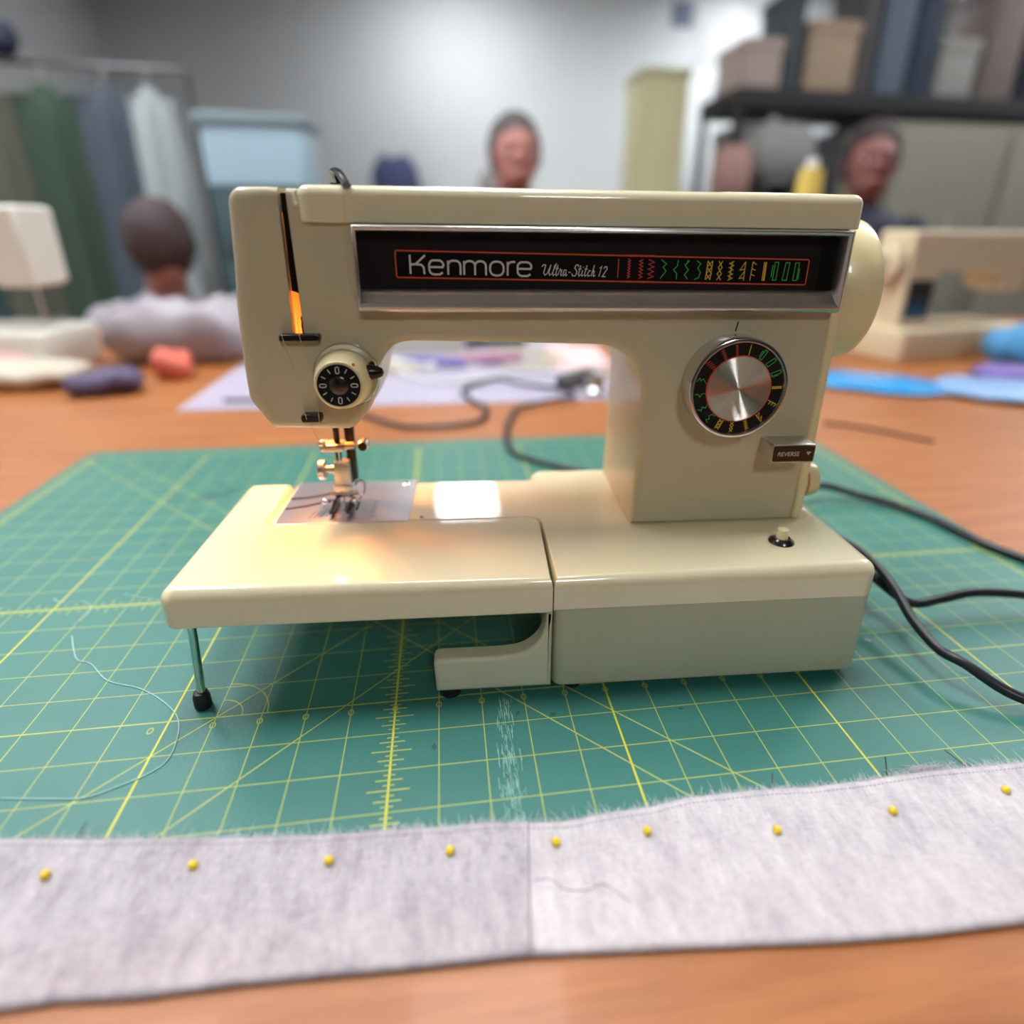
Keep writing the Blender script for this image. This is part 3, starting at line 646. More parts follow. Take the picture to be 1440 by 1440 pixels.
obj('knob_ring', lathe([(.6,2.26),(.7,2.24),(.73,2.3),(.73,2.42),(.6,2.42)], (KC[0]+.04,0,KC[1]+.06), 'y', 64), 'chrome', k0)
bm = bmesh.new(); ellipsoid((KC[0]+.33, 1.68, KC[1]+.43), (.035,.03,.035), bm, 10, 8); obj('red_mark', bm, 'red', k0)
obj('tension_release', lathe([(.17,-.8),(.17,-.62),(.15,-.5),(.09,-.36),(0,-.32)][::1], (0,0,0), 'x', 20), 'darksteel', mach).location = Vector((-.62+.05,2.15,7.36))*S
obj('thread_guide_upper', prism(rrect(-3.08,8.02,-2.22,8.18,.05,4), 2.2, 2.42, .03, 0, 3, 'y'), 'guide', mach)
g2 = obj('thread_guide_lower', prism(rrect(-2.83,6.2,-2.38,6.4,.07,4), 2.16, 2.42, .03, 0, 3, 'y'), 'guide', mach)
bm = prism([(3.0,11.13),(3.5,11.13),(2.9,11.2)], -1.8, -1.4, axis='x')
tube([(-1.7,3.6,11.12),(-1.75,3.2,11.42),(-1.6,2.8,11.4),(-1.42,2.45,11.2),(-1.36,2.3,11.12)], .06, 8, 5, bm, 1.6)
obj('top_thread_guide', bm, 'guide', mach)
bm = tube([(-1.42,2.25,11.1),(-1.44,2.2,10.4),(-1.5,2.36,9.3),(-1.3,2.36,8.6),(-1.25,2.36,8.2),(-1.4,2.3,7.95)], .006, 5)
tube([(-2.66,2.36,8.6),(-2.62,2.18,8.1),(-2.45,2.3,7.2),(-2.42,2.12,6.3),(-2.55,2.6,6.0),(-2.62,3.4,5.4),(-2.5,3.75,4.5),(-2.42,3.95,3.6)], .007, 5, 5, bm)
tube([(-3.0,2.3,8.4),(-2.98,2.16,8.1),(-2.8,2.3,7.2),(-2.7,2.12,6.35),(-2.75,3.0,5.6),(-2.85,3.55,5.1),(-2.5,3.9,4.6)], .007, 5, 5, bm)
obj('upper_thread', bm, 'thread_tan', mach)

# needle, presser foot
nb = obj('needle_bar', lathe([(0,4.55),(.075,4.6),(.09,6.5),(0,6.5)], (-2.52,4.0,0), 'z', 16), 'darksteel', mach)
bm = prism(rrect(-2.92,3.75,-2.32,4.2,.04,3), 4.92, 5.12, .02, .02, 2); obj('needle_clamp', bm, 'steel', nb)
cs_ = obj('clamp_screw', lathe([(0,3.78),(.1,3.78),(.12,3.8),(.145,3.86),(.145,4.08),(.1,4.1),(0,4.1)], (-1.84,0,5.05), 'y', 24), 'steel', nb); obj('screw_face', lathe([(0,3.765),(.115,3.765),(.115,3.79),(0,3.79)], (-1.84,0,5.05), 'y', 24), 'blackgloss', cs_)
obj('clamp_rod', tube([(-2.35,3.95,5.05),(-1.95,3.95,5.05)], .035, 8), 'steel', nb)
obj('clamp_collar', lathe([(0,-2.32),(.1,-2.32),(.1,-2.08),(0,-2.08)], (0,3.95,5.03), 'x', 16), 'steel', nb)
obj('needle', tube([(-2.5,3.95,4.9),(-2.5,3.95,4.3),(-2.49,3.95,3.2)], lambda t: .035-.022*t, 8), 'chrome', nb)
obj('thread_stud', ellipsoid((-2.84,3.75,5.17), (.1,.1,.09), u=12, v=8), 'steel', nb)
pb = obj('presser_bar', prism(rrect(-2.38,4.25,-2.14,4.5,.05,3), 3.95, 6.5, .02, .02, 2), 'darksteel', mach)
obj('presser_block', prism(rrect(-2.68,3.9,-2.26,4.35,.04,3), 3.9, 4.55, .03, .03, 3), 'steel', pb)
obj('foot_screw', lathe([(0,-3.1),(.22,-3.1),(.27,-3.07),(.27,-2.93),(.25,-2.91),(.1,-2.93),(.1,-2.78),(.12,-2.76),(.12,-2.62),(0,-2.62)], (0,4.1,4.32), 'x', 24), 'steel', pb)
ft = obj('presser_foot', prism(rrect(-2.72,3.9,-2.2,4.4,.04,3), 3.55, 3.95, .05, .03, 3), 'chrome', mach)
obj('foot_shank', prism(rrect(-2.6,4.0,-2.32,4.3,.04,3), 3.9, 4.1, .02, .02, 3), 'chrome', ft)
for x in (-2.72,-2.28):
    bm = prism([(3.3,3.36),(4.3,3.29),(4.3,3.42),(3.9,3.5),(3.55,3.42),(3.25,3.46)], x-.05, x+.05, .01, .01, 2, 'x'); obj('foot_toe', bm, 'darksteel', ft)
obj('foot_pin', lathe([(0,-2.85),(.06,-2.85),(.06,-2.1),(0,-2.1)], (0,3.95,3.68), 'x', 12), 'steel', ft)
obj('foot_lug', ellipsoid((-2.95,3.85,3.5), (.14,.09,.08), u=12, v=8), 'chrome', ft)
obj('lug_cap', ellipsoid((-2.2,3.8,3.48), (.09,.08,.1), u=12, v=8), 'chrome', ft)
obj('wire_hook', tube([(-2.25,4.1,3.75),(-2.1,4.15,3.95),(-1.96,4.1,3.92),(-1.94,3.95,3.7),(-2.1,3.8,3.5),(-2.22,3.75,3.38)], .025, 6), 'chrome', ft)

# handwheel, speed knob, switch button
hw = obj('handwheel', lathe([(0,9.8),(.6,9.8),(1.6,9.85),(1.7,9.9),(1.74,10.0),(1.76,10.35),(1.76,10.74),(1.73,10.86),(1.65,10.92),(1.3,10.95),(.8,10.9),(0,10.9)], (0,4.5,8.95), 'x', 72), 'cream', mach)
obj('wheel_hub', lathe([(0,10.9),(.6,10.9),(.58,11.1),(0,11.14)], (0,4.5,8.95), 'x', 40), 'chrome', hw)
k1 = obj('stitch_length_knob', lathe([(0,9.7),(.42,9.7),(.48,9.85),(.5,10.25),(.46,10.42),(.3,10.5),(0,10.5)], (0,3.45,3.98), 'x', 40), 'cream', mach)
bm = lathe([(.505,9.95),(.512,9.97),(.505,9.99)], (0,3.45,3.98), 'x', 40); obj('knob_mark', bm, 'green', k1)
bm = lathe([(.505,10.06),(.512,10.08),(.505,10.1)], (0,3.45,3.98), 'x', 40); obj('knob_mark', bm, 'red', k1)
b1 = obj('power_button', lathe([(.0,3.6),(.12,3.6),(.14,3.57),(.14,3.25),(0,3.25)], (8.57,1.2,0), 'z', 24), 'cream', mach)
obj('button_ring', lathe([(.16,3.36),(.2,3.37),(.3,3.29),(.31,3.25),(.16,3.25)], (8.57,1.2,0), 'z', 32), 'guide', b1)
# ------------------------------------------------------------------ cords
def L2W(x, y, z=0):
    c, s = math.cos(RZ), math.sin(RZ); return (.92+c*x-s*y, -.06+s*x+c*y, z)
def cord(label, pts, r, m='cord', flat=1.0, name='power_cord', local=True):
    P = [L2W(*p) for p in pts] if local else pts
    return tag(obj(name, tube(P, r, 10, 7, flat=flat), m, origin=P[0]), label, 'cord')
z = .12
cord('flat black cord snaking over the mat and table behind the machine arm', [(-14.5,27.3,z),(-12,27.2,z),(-9,26.4,z),(-6.8,24.9,z),(-5.23,23.5,z),(-4.06,22.3,z),(-2.78,21.3,z),(-1.61,21.2,z),(-.05,21.4,z),(1.13,22,z),(1.69,23.4,z),(1.68,25,z),(.94,26.4,z),(.34,28,.2),(.47,29.5,.2),(1.7,31.1,.2),(2.74,32,.2),(4.66,30.4,.2),(6.28,29.3,.2),(7.2,28.3,.25),(7.42,26.6,.3),(6.15,26.0,.25),(4.71,25.3,.2),(3.5,24.1,.15),(2.8,20.6,.12),(2.74,17.6,.15),(3.31,16,.15),(5.3,14.3,.15),(7.5,12.5,.15),(8.5,9,.2),(8.8,6.6,.9)], .11, flat=1.5)
cord('thick black cord arching from behind the column to the right edge of the mat', [(9.4,6.2,1.0),(11,7.5,.9),(13.5,9.6,.8),(15.3,10.6,.6),(16.7,10.2,.3),(17.8,9.4,.2),(18.5,8.3,.16),(18.75,7.2,.16),(19.2,5.6,.16),(21,3,.1),(24,1,.08)], .15)
cord('black cord of the forked pair running straight out to the right', [(10.2,5.2,1.2),(11.2,4.6,1.6),(12.0,3.6,1.5),(12.5,2.6,1.1),(13.2,2.0,.7),(14.2,2.1,.7),(15.2,2.2,.8),(16.5,2.2,.7),(19,2.2,.3)], .13)
cord('black cord of the forked pair bending down towards the linen', [(10.2,5.6,1.6),(11.2,4.8,1.9),(12.1,3.8,1.7),(12.5,3.0,1.5),(12.6,2.0,1.2),(12.5,1.0,.9),(12.55,0,.7),(12.8,-.6,.7),(13.5,-1.4,.4),(15,-2,.12)], .13)
cord('thick white cord lying along the far gridded mat', [(-9,42,.15),(-6.7,38.5,.15),(-5.6,37.4,.15),(-4.2,34.5,.15),(-2,31.8,.15),(.3,31.6,.15),(2.6,33.2,.15),(5,34.6,.15),(8,34.4,.15),(12,34.2,.15),(18,34,.15),(25,33,.12)], .16, 'white')
cord('thin brown cord on bare table wood right of the mat', [(21.3,20.9,.02),(22.5,20.3,.02),(23.6,19.4,.02),(24.6,18.2,.02),(25.5,17.3,.02)], .07, 'darksteel')

# ------------------------------------------------------------------ far gridded mat and what lies on it
GX0, GX1, GY0, GY1 = -14.5, 13.5, 26.3, 52
t = thing('white_gridded_mat', 'white mat with violet one-inch grid lying on the table behind the machine', 'mat', (0, 40, TZ))
obj('mat_sheet', loc(prism([(GX0,GY0),(GX1,GY0),(GX1,GY1),(GX0,GY1)], TZ, TZ+.06), t), 'gridwhite', t)
bm = bmesh.new()
for i in range(28): ribbon([[(GX0+.5+i, GY0+.5), (GX0+.5+i, GY1-.5)]], .05, flatplace(TZ+.06), bm, .004)
for j in range(25): ribbon([[(GX0+.5, GY0+.5+j), (GX0+27.5, GY0+.5+j)]], .05 if j else .09, flatplace(TZ+.06), bm, .005)
obj('grid_print', loc(bm, t), 'gridline', t, recalc=False)
MZ = TZ+.07
def world_obj(name, label, cat, bm, m, origin, **k): return tag(obj(name, bm, m, origin=origin, **k), label, cat)
M['purple'] = mat('purple_plastic', (70,45,165), .35); M['magenta'] = mat('magenta_plastic', (150,30,120), .35); M['lace'] = mat('cream_lace', (206,192,160), .8, var=.3, scale=300)
M['pinktrim'] = mat('pink_trim', (226,170,160), .7, var=.2); M['tealtrim'] = mat('teal_trim', (150,190,186), .7)
bm = tube([(3.1,36.2,.5),(1.2,36.6,.5),(-1.6,37.6,.55)], lambda t: .36 if t < .85 else .2, 12); world_obj('marker_pen', 'purple marker pen inside the clear bag', 'pen', bm, 'purple', (1, 36.6, .15))
bm = tube([(7.6,37.4,.55),(5.6,37.2,.55),(3.0,37.3,.5)], lambda t: .42 if t < .8 else .25, 12); world_obj('marker_pen', 'magenta marker pen inside the clear bag', 'pen', bm, 'magenta', (5.5, 37.2, .15))
bm = tube([(-4.2,39.6,.4),(-2,37.4,.4),(.2,35.4,.4)], .17, 10); ellipsoid((.4,35.1,.45), (.45,.35,.35), bm); world_obj('seam_ripper', 'slim white stick with a rounded end crossing the purple pen', 'tool', bm, 'white', (-2, 37.4, .1))
def coil(cx, cy, r0, r1, turns, sy=.5, r=.16, zz=.25):
    return tube([(cx+(r0+(r1-r0)*k/(turns*12))*math.cos(k*PI/6)*1.0, cy+(r0+(r1-r0)*k/(turns*12))*math.sin(k*PI/6)*sy, zz+.02*math.sin(k*2)) for k in range(turns*12)], r, 6, 3)
world_obj('lace_trim', 'coiled cream lace trim at the right end of the clear bag', 'trim', coil(8.1, 39.3, 1.6, 3.2, 3, 1.1), 'lace', (8, 39, .1))
world_obj('lace_trim', 'flattened cream lace trim under the white stick', 'trim', coil(-1.8, 36.6, .8, 1.9, 3, .7), 'lace', (-2, 36.6, .1))
world_obj('ribbon_trim', 'pale teal ribbon trim at the left end of the clear bag', 'trim', coil(-4.0, 37.6, .4, 1.2, 2, .7), 'tealtrim', (-4, 37.6, .1))
world_obj('ribbon_trim', 'pink ribbon trim above the magenta pen', 'trim', tube([(2,38.8,.3),(4,39.6,.3),(6.3,40.3,.35)], .3, 6), 'pinktrim', (4, 39.4, .1))
bm = bmesh.new(); g = []
for i in range(31):
    g.append([])
    for j in range(17):
        x = -7.2+i*.63; y = 34.2+j*.55; e = min(i, 30-i, j*1.6, (16-j)*1.6)/6
        g[-1].append(bm.verts.new((x+.2*noise.noise((x, y, 1)), y+.2*noise.noise((x, y, 4)), .03+1.0*min(1, e)**.6+.25*noise.noise((x*.8, y*.8, 2))*min(1, e))))
for i in range(30):
    for j in range(16): bm.faces.new((g[i][j], g[i+1][j], g[i+1][j+1], g[i][j+1]))
world_obj('clear_plastic_bag', 'crumpled clear plastic bag holding pens and trims on the gridded mat', 'bag', bm, 'bag', (2, 38, 0), recalc=False)
M['pinkpaper'] = mat('pink_paper', (226,196,192), .6); M['beigebox'] = mat('beige_box', (205,200,182), .5)
world_obj('paper_packet', 'pale pink and white paper packet on the right of the gridded mat', 'packet', prism([(9.9,35),(14.9,36.3),(15.6,45),(10.9,46.5)], MZ, MZ+.12, 0, .03, 2), 'pinkpaper', (12, 40, MZ))
world_obj('paper_slip', 'small red slip lying on the pink paper packet', 'paper', prism([(10.0,36.2),(11.4,36.4),(11.2,37.4),(9.9,37.2)], MZ+.13, MZ+.16), 'pinktrim', (10.5, 36.8, MZ+.13))
t = thing('metal_clamp', 'chrome table clamp with black jaw at the right of the gridded mat', 'clamp', (10.5, 28.8, MZ))
obj('jaw', loc(prism([(9.0,29.5),(9.8,28.6),(12.2,31.2),(11.6,32)], MZ, MZ+.9, .1, .25, 3), t), 'guide', t)
obj('screw_knob', loc(lathe([(0,MZ),(.95,MZ),(1.0,MZ+.3),(.7,MZ+.5),(.65,MZ+1.1),(0,MZ+1.2)], (11.4,28.0,0), 'z', 24), t), 'bezelsteel', t)
# beige carton and grey tray seen under the arm
t = thing('beige_carton', 'beige flat carton whose front shows under the machine arm', 'box', (-1.2, 45, MZ))
obj('carton_body', loc(box(-4.2, 3.0, 42.5, 47, MZ, 5, .1), t), 'beigebox', t); obj('lid_lip', loc(box(-4.3, 3.1, 42.4, 47.1, 4.2, 5.1, .1), t), 'white', t)
t = thing('cream_spool_box', 'narrow cream upright box with black edge left of the beige carton', 'box', (-5.7, 43, MZ))
obj('body', loc(box(-6.2, -5.3, 42, 44, MZ, 4, .1), t), 'beigebox', t); obj('dark_edge', loc(box(-5.29, -5.0, 41.9, 44.1, MZ, 4.1, .05), t), 'black', t)
t = thing('metal_tray', 'grey metal tray right of the beige carton', 'tray', (6, 47.5, MZ))
bm = box(3.4, 9, 45, 50, MZ, .35, .1); box(3.4, 9, 45, 45.2, .3, .95, .05, bm); box(3.4, 9, 49.8, 50, .3, .95, .05, bm); obj('tray_body', loc(bm, t), 'guide', t)
obj('white_rim', loc(box(3.3, 9.1, 44.8, 45.02, .9, 1.1, .05), t), 'white', t)

# ------------------------------------------------------------------ other sewing machines on the table (seen from behind)
def back_machine(label, x, y, rz, m, s=1.0):
    t = thing('background_sewing_machine', label, 'sewing machine', (x, y, TZ), rz, 'sewing machines across the table')
    B = lambda *a: [v*s for v in a]
    obj('base', prism(rrect(*B(-8,-3.4,8,3.4), .6*s), 0, 3*s, .2, .3, 4), m, t)
    pr = [(-7.6,11.2),(-7.6,6.3),(-7.2,6.0),(-5.2,6.0),(-4.6,6.4),(-4.2,7.4),(-3.6,7.9),(2.6,7.9)]+arc(2.9,7.1,.8,90,0,5)+[(3.7,3),(7.5,3),(7.5,11)]+arc(7.1,11,.4,0,90,4)+[(-7.2,11.4)]
    obj('housing', prism([(a*s, b*s) for a, b in pr], -2*s, 2*s, .3*s, .3*s, 4, 'y'), m, t)
    hw = obj('handwheel', lathe([(0,7.5*s),(1.2*s,7.6*s),(1.7*s,7.8*s),(1.7*s,8.5*s),(1.3*s,8.7*s),(0,8.7*s)], (0,0,8.7*s), 'x', 32), m, t)
    obj('wheel_hub', lathe([(0,8.6*s),(.6*s,8.7*s),(.55*s,8.95*s),(0,9*s)], (0,0,8.7*s), 'x', 20), 'steel', hw)
    obj('needle_bar', lathe([(0,3.1*s),(.12*s,3.1*s),(.12*s,6.2*s),(0,6.2*s)], (-6.3*s,0,0), 'z', 10), 'steel', t)
    obj('vent_panel', prism(rrect(*B(4.1,3.8,7.1,7.2), .2*s), 2*s, 2.06*s, 0, .02, 2, 'y'), 'guide', t)
    obj('spool_pin', lathe([(0,11.4*s),(.1*s,11.4*s),(.08*s,13*s),(0,13*s)], (2*s,0,0), 'z', 8), 'steel', t)
    return t
M['oldcream'] = mat('aged_cream_machine', (214,196,160), .4, coat=.2, var=.04); M['whitemach'] = mat('white_machine', (222,218,206), .4, coat=.2, var=.03)
back_machine('aged cream sewing machine facing away at the right, its handwheel towards the almond machine', 46.5, 40, PI+.18, 'oldcream', .93)
back_machine('white sewing machine facing away at the far left of the table', -34.5, 41, PI-.1, 'whitemach', 1.0)

def packet(name, label, cat, x, y, w_, d_, h_, rz, m, z0=TZ):
    """soft crumpled packet or folded cloth"""
    bm = bmesh.new(); ellipsoid((0,0,h_/2), (w_/2,d_/2,h_/2), bm, 28, 16)
    for v in bm.verts:
        p = v.co; sx_ = math.copysign(abs(p.x/(w_/2))**.6, p.x)*w_/2; sy_ = math.copysign(abs(p.y/(d_/2))**.6, p.y)*d_/2
        n_ = noise.noise((sx_*.5+x, sy_*.5, 1)); v.co = Vector((sx_*(1+.06*n_), sy_*(1+.06*n_), max(.0, p.z+.25*h_*noise.noise((sx_*.7, sy_*.7, x)))))
    o = obj(name, bm, m); o.location = Vector((x, y, z0))*S; o.rotation_euler = (0,0,rz); return tag(o, label, cat)
def cm(n, c, **k): M[n] = mat(n, c, k.pop('rough', .7), **k); return n
packet('fabric_packet', 'bright blue plastic-wrapped packet in front of the aged cream machine', 'packet', 32.5, 28.5, 9, 6, .5, -.5, cm('bright_blue', (40,150,215), rough=.25))
packet('fabric_packet', 'pale blue packet lying right of the bright blue packet', 'packet', 40, 24.5, 9, 6, .8, -.6, cm('pale_blue', (130,165,205), rough=.4))
world_obj('white_ruler', 'curved white strip behind the bright blue packet', 'ruler', tube([(27.6,31.8,0),(30.5,31.6,.05),(33.2,30.8,.05),(36,29.2,0)], .14, 6, 5, flat=2.5), 'white', (30, 31.5, TZ))
packet('fabric_bundle', 'blue fabric bundle heaped by the aged cream machine', 'fabric', 50, 31, 10, 7, 3.6, -.4, cm('mid_blue', (70,140,185)))
packet('fabric_bundle', 'violet cloth lying before the blue bundle', 'fabric', 43.5, 27.5, 6, 4, 1.3, -.3, cm('violet', (120,100,165)))
packet('fabric_bundle', 'blue-grey cloth at the right edge of the table', 'fabric', 45, 19.5, 7, 6, 1.0, -.5, cm('bluegrey', (110,140,165)))
packet('fabric_bundle', 'dark violet cloth on the wood at the left', 'fabric', -20.6, 31.4, 4.5, 3, 1.5, .2, cm('dark_violet', (80,68,96)))
packet('pincushion', 'coral red pincushion left of the gridded mat', 'pincushion', -18.0, 35.5, 2.6, 2.6, 2.0, .2, cm('coral', (205,100,80)))
packet('fabric_bundle', 'pale lilac-grey cloth heap behind the coral pincushion', 'fabric', -19.5, 42, 11, 6, 4.5, .1, cm('lilac_grey', (160,152,156)))
packet('fabric_bundle', 'pink cloth lying under the arm of the white machine', 'fabric', -31, 37.3, 6.5, 3, 1.8, .0, cm('dusty_pink', (196,150,148)), z0=TZ)
packet('fabric_bundle', 'cream cloth in front of the white machine', 'fabric', -27.6, 34.2, 9, 5, 1.6, .0, cm('cream_cloth', (196,186,166)))
t = thing('thread_cone', 'yellow thread cone standing far behind the right end of the lid', 'thread cone', (41.5, 57, TZ))
obj('cone', lathe([(0,0),(2.2,0),(1.9,8),(1.2,16.6),(0,16.6)], (0,0,0), 'z', 28), cm('thread_yellow', (214,190,90)), t); obj('tube_tip', lathe([(0,16.6),(.7,16.6),(.6,17.6),(0,17.6)], (0,0,0), 'z', 16), 'white', t)

# ------------------------------------------------------------------ people seated across the table
def person(label, chair_label, x, y, facing, hz, shirt, hair, skin, lean=0.0, hairstyle='short'):
    """seated figure; hz = height of the chin above the table; local +y is the way the person faces."""
    t = thing('person', label, 'person', (x, y, FZ), facing)
    H = hz-FZ                                                       # chin height above floor
    hc = Vector((0, lean, H+4.3)); sh = H-2.6; hip = 18.0
    bm = bmesh.new()
    ellipsoid(hc, (3.0, 3.7, 4.4), bm, 24, 16); ellipsoid(hc+Vector((0,.9,-2.2)), (2.3,2.6,2.3), bm)
    ellipsoid(hc+Vector((0,3.7,-.5)), (.5,.75,1.0), bm, 12, 8)      # nose
    ellipsoid(hc+Vector((0,3.3,-2.3)), (1.1,.5,.3), bm, 12, 8)      # lips
    ellipsoid(hc+Vector((0,3.25,1.2)), (2.2,.6,.4), bm, 12, 8)      # brow
    for s in (-1, 1): ellipsoid(hc+Vector((s*3.05,-.2,-.3)), (.45,.8,1.2), bm, 10, 8)
    capsule(bm, hc+Vector((0,-.6,-3)), (0, lean*.6-.8, sh), 2.2, 2.4)
    def torso(bm, g):
        ellipsoid((0, lean*.5-.6, sh-3.5), (6.6+g, 4.1+g, 5.2+g), bm); ellipsoid((0, lean*.25-.4, (sh+hip)/2), (5.8+g, 4.0+g, 6.8+g), bm); ellipsoid((0,0,hip+1), (6.6+g,5+g,4.4+g), bm)
        for s in (-1, 1):
            capsule(bm, (s*6.6, lean*.55-.6, sh-1.6), (s*8.6, lean*.4+2.2, sh-10.5), 2.1+g, 1.7+g)
    torso(bm, 0)
    for s in (-1, 1):
        el = Vector((s*8.6, lean*.4+2.2, sh-10.5)); wr = Vector((s*4.6, lean*.4+10.5, max(30.9+.0, sh-12)))
        wr.z = 31.2; capsule(bm, el, wr, 1.6, 1.05)
        pm = wr+Vector((-s*.5, 1.8, 0)); ellipsoid(pm, (1.35,1.9,.6), bm, 12, 8)
        for k, l in enumerate((2.6, 3.0, 2.8, 2.2)):
            a = pm+Vector((s*(-.95+k*.62)*-1, 1.3, .05)); b = a+Vector((-s*.1*(k-1.5), l*.55, .15)); c = b+Vector((0, l*.45, -.45))
            capsule(bm, a, b, .36, .33, 8); capsule(bm, b, c, .33, .28, 8)
        a = pm+Vector((-s*1.1,-.4,0)); b = a+Vector((-s*.9,1.1,0)); capsule(bm, a, b, .42, .36, 8); capsule(bm, b, b+Vector((-s*.2,1.0,-.1)), .36, .3, 8)
        kn = Vector((s*4.2, 17, 19)); capsule(bm, (s*3.6, 1, 18.5), kn, 3.3, 2.4); capsule(bm, kn, (s*4.4, 17.5, 3.4), 2.3, 1.5); capsule(bm, (s*4.4,16.5,2), (s*4.8,22.5,1.6), 1.7, 1.5)
    obj('body', remesh(bm, .26, 5), skin, t)
    b2 = bmesh.new(); torso(b2, .35)
    for s in (-1, 1): capsule(b2, (s*8.6, lean*.4+2.2, sh-10.5), Vector((s*5.6, lean*.4+8.4, 31.4)), 2.0, 1.5)
    capsule(b2, (0, lean*.6-.8, sh-1), (0, lean*.62-.7, sh+.9), 3.0, 2.75)
    obj('shirt', remesh(b2, .35, 5), shirt, t)
    b3 = bmesh.new()
    for s in (-1, 1):
        kn = Vector((s*4.2, 17, 19)); capsule(b3, (s*3.4, .5, 18.3), kn, 3.9, 2.8); capsule(b3, kn, (s*4.4, 17.5, 5), 2.7, 2.2)
    ellipsoid((0,0,hip), (7.2,5.5,3.6), b3); obj('trousers', remesh(b3, .4, 4), cm('dark_trousers', (40,42,50)), t)
    b4 = bmesh.new(); ellipsoid(hc+Vector((0,-.7,.75)), (3.6,3.95,4.6), b4, 24, 16)
    if hairstyle == 'long':
        ellipsoid(hc+Vector((0,-1.8,-2.5)), (3.6,2.6,5.2), b4)
    for v in b4.verts:
        if v.co.y > hc.y+1.7 and v.co.z < hc.z+2.3 and hairstyle != 'bowed': v.co.y = hc.y+1.0
        if hairstyle == 'bowed' and v.co.y > hc.y: v.co.y += 1.4
        v.co += Vector((noise.noise(v.co*.9), noise.noise(v.co*.9+Vector((5,0,0))), 0))*.25
    obj('hair', remesh(b4, .3, 2), hair, t)
    for s in (-1, 1):
        e = obj('eye', ellipsoid(hc+Vector((s*1.25,3.08,.3)), (.5,.35,.3), u=12, v=8), 'white', t)
        obj('iris', ellipsoid(hc+Vector((s*1.25,3.36,.3)), (.24,.12,.24), u=10, v=6), 'black', e)
    c = thing('chair', chair_label, 'chair', (x, y, FZ), facing)
    obj('seat', prism(rrect(-9,-8,9,9,2), 11.4, 13.3, .5, .6, 4), 'rubber', c); obj('backrest', prism(rrect(-8,17,8,27,2), -9.4, -7.8, .5, .5, 4, 'y'), 'rubber', c)
    obj('post', lathe([(0,2.5),(1,2.5),(1,11.5),(0,11.5)], (0,0,0), 'z', 16), 'steel', c)
    obj('back_support', tube([(0,-5,11.9),(0,-9.8,13),(0,-10,20)], .6, 8), 'steel', c)
    for k in range(5):
        a = k*2*PI/5; lg = obj('leg', tube([(0,0,3.2),(6*math.cos(a),6*math.sin(a),3),(11*math.cos(a),11*math.sin(a),2.2)], .6, 8), 'steel', c)
        obj('caster', ellipsoid((11*math.cos(a),11*math.sin(a),1.05), (1,.7,1.05), u=12, v=8), 'rubber', lg)
    return t
sk = cm('skin_ruddy', (136,86,80), rough=.5); sk2 = cm('skin_light', (176,118,106), rough=.5)
person('person in a navy top seated behind the aged cream sewing machine', 'dark office chair under the person in the navy top', 57.8, 71, PI-.35, 14.2, cm('navy_cloth', (16,20,44)), cm('dark_brown_hair', (48,34,32)), sk)
person('person in a dark jacket seated across the table, face above the machine lid', 'dark office chair under the person in the dark jacket', 11.7, 78, PI+.05, 14.6, cm('charcoal_cloth', (62,60,66)), cm('greying_hair', (86,78,76)), sk2)
person('person in a pale grey shirt bent over the table at the left', 'dark office chair under the person in the pale grey shirt', -31, 70, PI+.5, 3.4, cm('pale_grey_shirt', (150,146,152)), cm('auburn_dark_hair', (58,42,42)), sk2, lean=2.0, hairstyle='bowed')

# ------------------------------------------------------------------ far side of the room
rk = thing('garment_rack', 'chrome rolling rack of dark clothes standing at the left', 'clothes rack', (-66, 112, FZ))
obj('rail', loc(tube([(-92,112,33),(-66,112,33.2),(-38,112,33)], .35, 10), rk), 'guide', rk)
for x in (-92, -38):
    obj('upright', loc(tube([(x,112,FZ+3),(x,112,0),(x,112,33)], .35, 10), rk), 'guide', rk)
    ft_ = obj('foot_bar', loc(tube([(x,102,FZ+3),(x,112,FZ+3),(x,122,FZ+3)], .6, 10), rk), 'steel', rk)
    for y in (102, 122): obj('caster', loc(ellipsoid((x,y,FZ+1.3), (.8,1.3,1.3), u=12, v=8), rk), 'rubber', ft_)
G = [(-88,'dark slate coat at the left end of the garment rack',(66,80,82),20),(-79,'dark teal jacket second on the garment rack',(62,84,86),24),(-69.5,'olive brown shirt on the garment rack',(92,92,80),20),(-60,'dark green jacket on the garment rack',(58,76,62),22),(-51,'slate blue shirt on the garment rack',(74,84,94),24),(-44.5,'pale grey robe near the right end of the garment rack',(168,174,174),26)]
